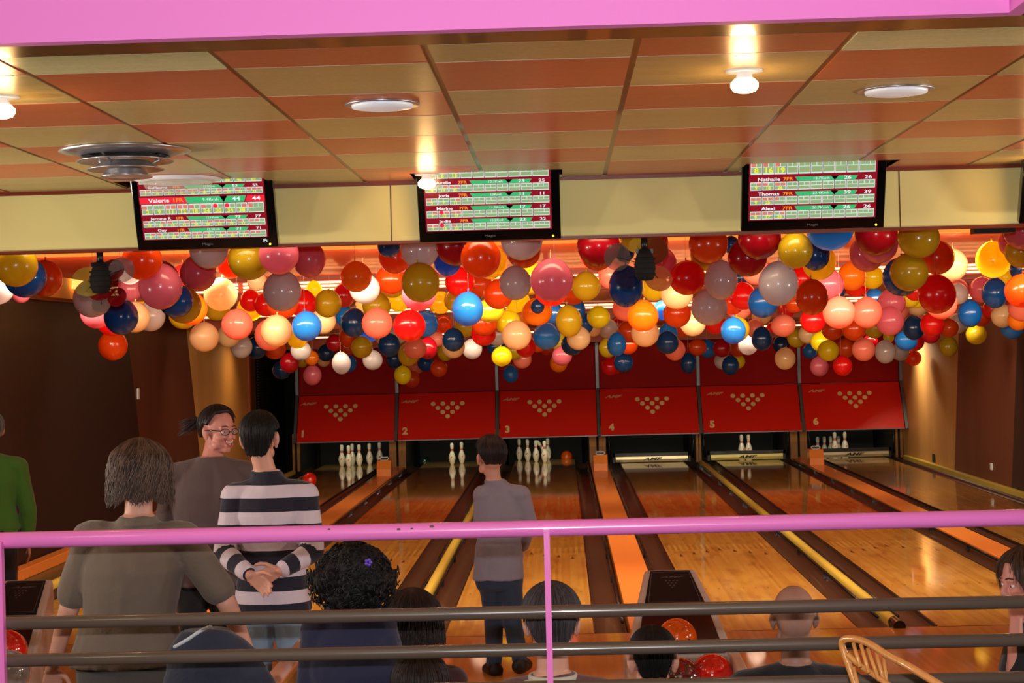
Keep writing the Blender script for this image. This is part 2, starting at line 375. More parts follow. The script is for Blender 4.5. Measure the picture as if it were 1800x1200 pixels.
# brown soffit round the edge, pink fascia that steps back at the right
structure(MB().box((XL, -6.878, ZC), (XR, -6.68, ZC + 0.1)), 'trim_4', [m_darkbrown])
structure(MB().box((1.42, -12.0, ZC), (XR, -6.95, ZC + 0.1)), 'ceiling', [m_darkbrown])
fb = MB().box((XL, -6.94, ZC - 0.001), (1.37, -6.88, 3.7)).box((1.37, -12, ZC), (1.42, -6.88, 3.7))
structure(fb, 'trim_5', [m_pinkwall])
structure(MB().box((XL - 3, -16, 3.7), (XR + 3, -6.88, 3.8)), 'ceiling', [m_cream])
# header carrying the screens
hd = MB().box((XL - 0.6, YH, 2.63), (XR, YH + 0.08, 2.985), 0).box((XL - 0.6, YH - 0.012, 2.615), (XR, YH + 0.09, 2.63), 1).box((XL - 0.6, YH - 0.02, 2.95), (XR, YH, 2.97), 1)
for px in (687, 1582): 
    xx = P(px, 370, YH - CAM.y).x; hd.box((xx - 0.003, YH - 0.002, 2.63), (xx + 0.003, YH, 2.97), 2)
structure(hd, 'wall_header', [m_cream, M('red_brown_edge', rgb(120, 44, 22), 0.4), m_darkbrown])
# stepped ceiling over the lanes with its tube lights
prof = [(YH + 0.08, 2.87), (1.0, 2.87), (1.0, 2.80), (5.0, 2.76), (5.0, 2.55), (10.0, 2.55), (10.0, 2.30), (16.0, 2.30), (16.0, 2.06), (17.75, 2.06)]
XC = -4.66                              # the stepped ceiling stops short of the left wall, leaving a lit recess
for (ya, za), (yb, zb) in zip(prof[:-1], prof[1:]):
    cl = MB()
    if abs(yb - ya) < 1e-6:
        if ya > 4:
            n = int(round((za - zb) / 0.022))
            for k in range(n): cl.box((XC, ya - 0.008, zb + k * 0.022 + 0.004), (XR, ya + 0.02, zb + k * 0.022 + 0.018), 1)
            cl.box((XC, ya + 0.004, zb), (XR, ya + 0.05, za + 0.02), 1)
        else: cl.box((XC, ya, zb), (XR, ya + 0.05, za + 0.02), 0)
    else:
        cl.prism([(ya, za), (yb, zb), (yb, zb + 0.05), (ya, za + 0.05)], XC, XR, 0 if yb < 6 else 1)
    structure(cl, 'ceiling', [m_lacq, m_rib])
structure(MB().box((XL - 0.6, YH + 0.08, 3.28), (XR, 20.4, 3.34)), 'ceiling', [m_rib])
glow = MB().box((XC, 0.94, 2.775), (XR, 0.99, 2.81))
tag(glow.build('cove_light', m_glow), 'long amber cove light across the ceiling nearest the cream header', 'light')
for yy, zz, n, lab in ((4.93, 2.69, 3, 'triple line of warm tubes on the first ribbed ceiling step'), (9.93, 2.515, 2, 'double line of warm tubes on the second ribbed ceiling step'), (15.93, 2.245, 1, 'single warm tube line on the ribbed step above the machines')):
    t = thing('tube_light', lab, 'light', (0, yy, zz))
    x = XC + 0.05
    while x < XR - 0.3:
        b = MB()
        for k in range(n): b.tube([(x, 0, -k * 0.034), (min(x + 1.45, XR - 0.05), 0, -k * 0.034)], 0.009, 8)
        b.build('tube', m_tubes, t); x += 1.5
    MB().box((XC, 0.02, -0.034 * (n - 1) - 0.02), (XR, 0.058, 0.02)).build('batten', m_rib, t)

for px, py, dd, w_, h_, m_, nm, lab, cat in ((238, 692, 21.0, 0.035, 0.13, m_white, 'wall_switch', 'narrow white switch on the dark left wall', 'switch'), (1636, 805, 27.6, 0.07, 0.13, m_black, 'wall_socket', 'small black fitting low on the tan part of the right wall', 'fitting'), (1737, 820, 23.9, 0.05, 0.09, m_white, 'wall_switch', 'small white fitting low on the brown part of the right wall', 'fitting')):
    q = P(px, py, dd); s = 1 if q.x < 0 else -1; xw = XL if q.x < 0 else XR
    tag(MB().box((min(xw, xw + s * .02), q.y - w_, q.z - h_ / 2), (max(xw, xw + s * .02), q.y + w_, q.z + h_ / 2)).build(nm, m_, bevel=0.004), lab, cat)

# ---------------------------------------------------------------- lanes
lane_names = ['far left lane', 'second lane from the left wall', 'third lane, behind the boy in grey', 'fourth lane, right of the central orange divider', 'fifth lane, right of the long yellow rail', 'far right lane beside the wooden wall']
GW = 0.225
for i, x in enumerate(LX):
    t = thing('bowling_lane', 'polished wooden bowling lane: ' + lane_names[i], 'bowling lane', (x, 0, 0), group='bowling lanes')
    MB().box((-LW, 0, -0.12), (LW, 19.15, 0)).build('lane_bed', m_lane, t)
    b = MB()
    for k in range(7):
        xx = (k - 3) * 0.133; y0 = 4.35 + (3 - abs(k - 3)) * 0.14
        b.add([(xx - 0.019, y0, 0.0006), (xx + 0.019, y0, 0.0006), (xx, y0 + 0.2, 0.0006)], [(0, 1, 2)])
    for k in range(10):
        xx = (k - 4.5) * 0.1; b.quad([(xx - 0.006, 2.1, 0.0006), (xx + 0.006, 2.1, 0.0006), (xx + 0.006, 2.13, 0.0006), (xx - 0.006, 2.13, 0.0006)])
    b.build('lane_marking', m_dart, t)
    MB().box((-LW, -0.012, 0.0), (LW, 0.006, 0.0008)).build('foul_line', m_dart, t)
    for s in (-1, 1):
        n = 8; pts = []
        for k in range(n + 1):
            a = PI * k / n; pts.append((s * (LW + GW / 2) - s * math.cos(a) * GW / 2, -0.012 - math.sin(a) * 0.07))
        poly = pts + [(pts[-1][0], -0.14), (pts[0][0], -0.14)]
        MB().prism_y(poly, 0.0, 19.0, 0, True).build('gutter', m_gutter, t)
        MB().box((s * LW - 0.006, 0.05, -0.02), (s * LW + 0.006, 19.0, 0.002)).build('gutter_edge', m_rail, t)
        # folded bumper rail along the outside of the gutter
        if (i, s) in ((0, -1), (5, 1)): continue
        b = MB().tube([(s * (LW + GW - 0.02), 0.4, 0.012), (s * (LW + GW - 0.02), 17.2, 0.012)], 0.012, 8)
        for k in range(10): b.box((s * (LW + GW - 0.02) - 0.014, 1.2 + k * 1.7, -0.04), (s * (LW + GW - 0.02) + 0.014, 1.26 + k * 1.7, 0.02))
        b.build('bumper_rail', m_rail, t)
def divider(x0, x1, label, z=0.03, y0=0.0, y1=17.7, mat=None):
    b = MB().box((x0, y0, -0.14), (x1, y1, z))
    tag(b.build('lane_divider', mat or m_orange, bevel=0.006), label, 'lane divider')
def mid(i): return (LX[i] + LX[i + 1]) / 2
divider(mid(0) - 0.135, mid(0) + 0.135, 'flat orange divider board between lanes one and two')
divider(mid(2) - 0.14, mid(2) + 0.14, 'flat orange divider board between lanes three and four, in the centre')
divider(mid(4) - 0.135, mid(4) + 0.135, 'flat orange divider board between lanes five and six')
tag(MB().box((XL + 0.02, -0.6, -0.14), (-4.6, 17.5, 0.0)).build('catwalk', m_olive), 'narrow olive walkway between lane one and the left wall', 'walkway')
tag(MB().box((XL + 0.02, -1.6, 0.002), (-4.95, 16.1, 0.1)).build('wall_ledge', m_orange, bevel=0.006), 'orange ledge along the foot of the left wall', 'ledge')
def rail(x, label, y0=0.15, y1=17.2):
    t = thing('bumper_bar', label, 'rail', (x, 0, 0))
    w = 0.04; poly = [(-w, -0.14), (w, -0.14), (w, 0.02), (w * 0.7, 0.04), (0, 0.048), (-w * 0.7, 0.04), (-w, 0.02)]
    MB().prism_y(poly, y0, y1, 0, True).build('rail_body', m_yellow, t)
    w = 0.043; poly = [(w * math.cos(a * PI / 6), 0.012 + w * math.sin(a * PI / 6)) for a in range(12)]
    MB().prism_y(poly, y0 - 0.2, y0 + 0.01, 0, True).build('end_cap', m_blackgloss, t)
rail(mid(1), 'long yellow rail between lanes two and three, left of the boy in grey')
rail(mid(3), 'long yellow rail with black end cap between lanes four and five')
rail(-4.56, 'yellow rail at the outer edge of lane one near the left wall')
tag(MB().box((XR - 0.085, 0.0, -0.14), (XR - 0.01, 17.4, 0.045)).build('wall_rail', m_yellow, bevel=0.01), 'yellow kerb rail along the foot of the right wall', 'rail')

# orange boxes with cameras on the dividers
for px, py, i, lab in ((670, 837, 0, 'orange camera box on the divider between lanes one and two'), (1055, 827, 2, 'orange camera box on the central divider, between lanes three and four'), (1443, 817, 4, 'orange camera box on the divider between lanes five and six')):
    p = G(px, py, 0.03); t = thing('camera_box', lab, 'box', (mid(i), p.y, 0.03))
    MB().prism([(-0.02, 0.0), (0.3, 0.0), (0.3, 0.245), (0.06, 0.245), (-0.02, 0.11)], -0.112, 0.112, 0).build('housing', m_orange, t, bevel=0.004)
    b = MB().box((-0.075, 0.1, 0.245), (0.075, 0.115, 0.26)).box((-0.075, 0.1, 0.245), (-0.06, 0.115, 0.3)).box((0.06, 0.1, 0.245), (0.075, 0.115, 0.3)).box((-0.075, 0.1, 0.285), (0.075, 0.115, 0.3))
    b.build('camera_bracket', m_white, t)
    MB().box((-0.05, 0.09, 0.255), (0.05, 0.15, 0.285)).build('camera_head', m_black, t)

# ---------------------------------------------------------------- pinspotter fronts
MX = [0.585 + 1.708 * k for k in range(-3, 4)]
dots = [(-1.5, 0), (-0.5, 0), (0.5, 0), (1.5, 0), (-1, -0.87), (0, -0.87), (1, -0.87), (-0.5, -1.74), (0.5, -1.74), (0, -2.6)]
FB, FT = V((0, 17.30, 0.50)), V((0, 17.72, 1.265))          # lower panel bottom and top edges
az = (FT - FB).normalized(); nf = V((0, -az.z, az.y))
if nf.y > 0: nf = -nf
m_red_shaded = M('red_laminate_shaded', rgb(160, 8, 4), 0.6, spec=0.15)  # darker copy of the red laminate, shade of the upper panels put into colour
numx = [532, 712, 892, 1075, 1252, 1434]; numy = [763, 758, 755, 751, 746, 741]
for i in range(6):
    xa, xb = MX[i] + 0.035, MX[i + 1] - 0.035; xc = (xa + xb) / 2
    t = thing('masking_unit', 'red front panel bearing the number ' + NW[i] + ' and ten printed dots, ' + ['leftmost of six', 'second from the left', 'third from the left', 'fourth from the left', 'fifth from the left', 'rightmost of six'][i], 'masking panel', (xc, 17.5, 0), group='red masking panels over the pin decks')
    hw = (xb - xa) / 2; o = V((0, -17.5, 0))
    b = MB(); b.obox(o + (FB + FT) / 2 - nf * 0.012, V((hw, 0, 0)), az * ((FT - FB).length / 2), nf * 0.012)
    b.build('lower_panel', m_red, t)
    MB().box((-hw, 0.24, 1.275), (hw, 0.265, 2.055)).build('upper_panel', m_red_shaded, t)
    f = lambda px, py: None
    def onface(u, v, lift=0.002): return o + FB + V((u, 0, 0)) + az * v + nf * lift
    L = (FT - FB).length
    b = MB()
    # ten-dot triangle, centred at about +6 cm for odd lanes, +5 otherwise
    pc = [599, 787, 957, 1146, 1314, 1502][i]; ptop = [714, 709, 706, 701, 695, 691][i]
    def facept(px, py):
        r = ray(px, py); p0 = FB; tt = (p0 - CAM).dot(nf) / r.dot(nf); q = CAM + r * tt; return q.x - xc, (q - FB).dot(az)
    u0, v0 = facept(pc, ptop)
    for dx, dz in dots:
        c = onface(u0 + dx * 0.165, v0 + dz * 0.093)
        b.add([c + V((math.cos(a * PI / 10) * 0.04, 0, 0)) + az * math.sin(a * PI / 10) * 0.04 for a in range(20)], [tuple(range(20))])
    b.build('dot_print', m_logo, t)
    u1, v1 = facept(numx[i], numy[i]); b = MB()
    put_text(b, str(i + 1), onface(u1, v1), (1, 0, 0), az, 0.125, bold=0.05); b.build('lane_number', m_logo, t)
    u2, v2 = facept([541, 719, 897, 1077, 1255, 1434][i], [710, 706, 702, 697, 692, 687][i]); b = MB()
    put_text(b, 'AMF', onface(u2, v2), (1, 0, 0), az, 0.05, stretch=1.9, bold=0.04, shear=0.4); b.build('maker_logo', M('faded_print', rgb(220, 160, 120), 0.6), t)
    MB().box((-hw, -0.215, 0.485), (hw, -0.195, 0.5)).build('bottom_edge', m_greymetal, t)
for k, x in enumerate(MX):
    b = MB(); b.obox((FB + FT) / 2 + V((x, 0, 0)) + nf * 0.008, V((0.024, 0, 0)), az * ((FT - FB).length / 2 + 0.02), nf * 0.02)
    b.box((x - 0.026, 17.9 - 0.2, 1.26), (x + 0.026, 17.96, 2.055))
    where = ['left of panel one'] + ['between panels %s and %s' % (a, c) for a, c in (('one', 'two'), ('two', 'three'), ('three', 'four'), ('four', 'five'), ('five', 'six'))] + ['right of panel six']
    tag(b.build('cover_strip', m_greymetal), 'grey metal cover strip ' + where[k], 'cover strip', 'grey strips between the red panels')
# kickbacks between the pin decks, pits behind
kb = [LX[0] - 0.84] + [mid(i) for i in range(5)] + [LX[5] + 0.8]
for k, x in enumerate(kb):
    wd = 0.045 if k in (2, 4) else 0.14
    if k in (0, 6): wd = 0.06
    t = thing('kickback', 'brown wooden side wall of the pin deck ' + ['at the far left', 'between lanes one and two', 'between lanes two and three', 'between lanes three and four', 'between lanes four and five', 'between lanes five and six', 'at the far right'][k], 'partition', (x, 17.75, 0), group='wooden partitions between the pin decks')
    MB().box((-wd, 0.12, -0.1), (wd, 2.12, 1.2)).build('side_wall', m_blackmat, t)
    for s in (-1, 1): MB().box((s * wd - ((0.12 if wd > .1 else 0.04) if s > 0 else -0.0), 0.02, -0.02), (s * wd + (0.0 if s > 0 else (0.12 if wd > .1 else 0.04)), 0.12, 0.62)).build('post', m_post, t)
structure(MB().box((XL, 19.9, -0.2), (XR, 20.0, 1.6)), 'wall_pit', [m_blackmat])
structure(MB().box((XL, 17.9, 2.05), (XR, 20.4, 2.12)), 'ceiling', [m_blackmat])
for i, x in enumerate(LX):
    tag(MB().box((x - 0.66, 19.5, -0.16), (x + 0.66, 19.54, 0.55)).build('pit_curtain', M('dark_curtain', rgb(12, 12, 13), 0.8)), 'dark impact curtain hanging behind the pins of ' + lane_names[i].split(',')[0], 'curtain', 'impact curtains behind the pins')
# sweep bars down on lanes four, five and six
m_silver = M('silver_sweep', rgb(196, 190, 160), 0.25, metal=0.55)
m_sweep5 = M('yellowed_sweep', rgb(214, 206, 128), 0.3, metal=0.2)
for i, px in ((3, 1145), (4, 1311), (5, 1508)):
    t = thing('sweep_bar', 'silver sweep bar lowered before the pins, ' + ['', '', '', 'left one of three', 'middle one of three', 'right one of three'][i], 'sweep bar', (LX[i], 17.7, 0), group='lowered sweep bars')
    MB().prism([(0, 0.012), (0.02, 0.01), (0.03, 0.05), (0.02, 0.1), (0, 0.1), (-0.008, 0.055)], -0.61, 0.61).build('bar', m_silver if i != 4 else m_sweep5, t)
    MB().box((-0.66, 0.035, 0.095), (0.66, 0.06, 0.16)).box((-0.66, 0.035, 0.0), (-0.62, 0.06, 0.16)).box((0.62, 0.035, 0.0), (0.66, 0.06, 0.16)).build('frame', m_black, t)
    for s in (-1, 1): MB().tube([(s * 0.7, 0.05, 0.06), (s * 0.73, 0.12, 0.62)], 0.022, 8).build('arm', m_black, t)
    b = MB(); ux = (px - 988 - 5) / 103.2 - LX[i] if i != 5 else 0.02
    put_text(b, 'AMF', (0.0 if i != 5 else 0.02, -0.012, 0.058), (1, 0, 0), (0, -0.1, 1), 0.05, stretch=2.2, bold=0.03, shear=0.35); b.build('maker_logo', m_black, t)

# ---------------------------------------------------------------- pins
m_pin = M('pin_white', rgb(238, 232, 208), 0.28, coat=0.5)
m_pinred = M('pin_red', rgb(214, 34, 26), 0.35)
pprof = [(0.0, 0), (0.026, 0.0), (0.029, 0.006), (0.036, 0.02), (0.048, 0.055), (0.0575, 0.095), (0.0605, 0.114), (0.058, 0.14), (0.05, 0.17), (0.041, 0.195), (0.032, 0.218), (0.0258, 0.238), (0.0235, 0.252), (0.0242, 0.2535), (0.0248, 0.262), (0.0252, 0.263), (0.0262, 0.274), (0.027, 0.275), (0.0286, 0.29), (0.031, 0.312), (0.0324, 0.335), (0.0315, 0.352), (0.027, 0.368), (0.018, 0.377), (0.008, 0.3805), (0.0, 0.381)]
pprof2 = []
for (ra, za), (rb, zb) in zip(pprof[:-1], pprof[1:]): pprof2 += [(ra, za)]
pprof2.append(pprof[-1])
def isred(z): return 1 if (0.238 < z < 0.2525 or 0.263 < z < 0.2745) else 0
pinmesh = MB().lathe(pprof2, seg=20, mifn=isred)
c = V((0, -0.0612, 0.105)); pinmesh.add([(0.0, -0.0605, 0.13), (0.022, -0.056, 0.145), (0.034, -0.048, 0.142), (0.018, -0.0585, 0.122), (0.004, -0.0612, 0.112)], [(0, 1, 2, 3, 4)], 1)
pinme = pinmesh.mesh('bowling_pin', [m_pin, m_pinred])
def pin(x, y, z, label, rot=None):
    o = bpy.data.objects.new('bowling_pin', pinme); COL.objects.link(o); o.location = (x, y, z)
    if rot: o.rotation_euler = rot
    else: o.rotation_euler = (0, 0, random.uniform(-0.5, 0.5))
    tag(o, label, 'bowling pin', 'bowling pins'); return o
SP = 0.3048
def spot(i, n):
    d = {1: (0, 0), 2: (-.5, 1), 3: (.5, 1), 4: (-1, 2), 5: (0, 2), 6: (1, 2), 7: (-1.5, 3), 8: (-.5, 3), 9: (.5, 3), 10: (1.5, 3)}[n]
    return LX[i] + d[0] * SP, 18.29 + d[1] * SP * 0.866
place = ['head pin', 'second-row left pin', 'second-row right pin', 'third-row left pin', 'third-row middle pin', 'third-row right pin', 'rear-left corner pin', 'rear-row centre-left pin', 'rear-row centre-right pin', 'rear-right corner pin']
for i, ns in ((0, (1, 2, 3, 5, 6, 10)), (1, (1, 3)), (2, (1, 2, 4, 7))):
    for n in ns:
        x, y = spot(i, n); pin(x, y, 0.0, 'white red-banded bowling pin, ' + place[n - 1] + ' standing on the ' + lane_names[i].split(',')[0])
p = P(934, 805, 31.0); pin(-0.27, 18.8, 0.05, 'white bowling pin leaning over behind the standing pins of lane three', (0.1, -0.62, 0))
bpy.context.view_layer.objects.active = None
pin(-0.30, 19.06, 0.0, 'white bowling pin half hidden behind the second pin from the right on lane three')
pin(-0.48, 19.32, -0.1, 'fallen bowling pin lying dimly in the pit of lane three', (0, PI / 2, 0))
for px, lab in ((1304, 'left one of the two pins behind the sweep bar of lane five'), (1316.5, 'right one of the two pins behind the sweep bar of lane five')):
    q = P(px, 800, 31.0); pin(q.x, q.y, 0.0, 'white bowling pin, ' + lab)
for px, lab in ((1467, 'left'), (1485, 'right')):
    q = P(px, 770, 31.1); pin(q.x, q.y, 0.0, 'white bowling pin, ' + lab + ' one of two standing behind the sweep bar of lane six')
m_dimpin = m_pin
for k, px in enumerate((1437, 1449, 1460, 1474)):
    q = P(px, 780, 31.6); pin(q.x, q.y, -0.1, 'bowling pin in the shade at the back of lane six, ' + ['leftmost of four', 'second of four', 'third of four', 'rightmost of four'][k])
# machine parts seen under panel six
t = thing('pin_setter', 'brass-coloured pin setting mechanism hanging under red panel six', 'machine', (LX[5], 18.75, 0.0))
m_brass = M('brass', rgb(190, 160, 80), 0.3, metal=0.8)
MB().box((-0.4, 0.0, 0.66), (0.45, 0.5, 0.7)).box((-0.3, 0.3, 0.7), (0.3, 0.4, 2.05)).build('table_plate', m_black, t)
for k, x in enumerate((-0.3, -0.02, 0.24, 0.42)):
    b = MB().tube([(x, 0.1, 0.68), (x, 0.1, 0.50)], 0.012, 8).tube([(x - 0.05, 0.1, 0.5), (x + 0.05, 0.1, 0.46)], 0.01, 8)
    b.lathe([(0.02, 0.52), (0.045, 0.47), (0.048, 0.44), (0.042, 0.44)], (x, 0.1, 0), 14); b.build('pin_cup', m_brass, t)
MB().tube([(-0.12, 0.05, 0.47), (0.3, 0.05, 0.465)], 0.014, 8).build('cross_rod', m_brass, t)

# ---------------------------------------------------------------- balls
def ballmat(name, c, c2): 
    m = M(name, c, 0.12, coat=1.0); N, Lk, b = nodes(m)
    t = N.new('ShaderNodeTexCoord'); n = N.new('ShaderNodeTexNoise'); n.inputs['Scale'].default_value = 9; n.inputs['Detail'].default_value = 5; n.inputs['Distortion'].default_value = 2
    cr = N.new('ShaderNodeValToRGB'); cr.color_ramp.elements[0].color = c2; cr.color_ramp.elements[1].color = c; cr.color_ramp.elements[0].position = 0.35; cr.color_ramp.elements[1].position = 0.6
    Lk.new(t.outputs['Object'], n.inputs[0]); Lk.new(n.outputs['Fac'], cr.inputs[0]); Lk.new(cr.outputs[0], b.inputs['Base Color']); return m
m_bred = ballmat('red_ball', rgb(235, 40, 22), rgb(200, 16, 14)); m_borange = ballmat('orange_ball', rgb(230, 96, 14), rgb(205, 66, 10))
m_bgrey = ballmat('grey_ball', rgb(150, 146, 146), rgb(110, 108, 110)); m_bdark = ballmat('dark_ball', rgb(140, 22, 20), rgb(40, 40, 44))
m_bgreen = ballmat('green_ball', rgb(30, 60, 52), rgb(14, 30, 30))
def bowling_ball(c, mat, label, rot=(0.5, 0.3, 0)):
    t = thing('bowling_ball', label, 'bowling ball', c)
    o = MB().ball((0, 0, 0), 0.108, 32, 20).build('shell', mat, t)
    b = MB()
    for x, z in ((-0.016, 0.02), (0.016, 0.02), (0.0, -0.035)):
        d = V((x, -0.1, z)).normalized(); d.rotate(Matrix.Rotation(rot[0], 3, 'X') @ Matrix.Rotation(rot[1], 3, 'Z'))
        a = d.orthogonal().normalized(); e = d.cross(a); ctr = d * 0.1083
        b.add([ctr + (a * math.cos(k * PI / 6) + e * math.sin(k * PI / 6)) * 0.011 for k in range(12)], [tuple(range(12))])
    b.build('finger_holes', m_black, t); return t
q = G(544, 856, 0.0); bowling_ball((q.x, q.y + 0.02, 0.109), m_bred, 'shiny red bowling ball rolling down lane one towards the pins', (2.2, 1, 0))
q = P(996, 803, 31.4); bowling_ball((q.x, 19.28, 0.03), m_borange, 'dull orange bowling ball in the pit at the right of lane three', (2, 0, 0))
q = P(744, 815, 31.4); bowling_ball((q.x, 19.35, 0.0), m_bgreen, 'dark green bowling ball hardly visible in the pit of lane two', (2, 1, 0))
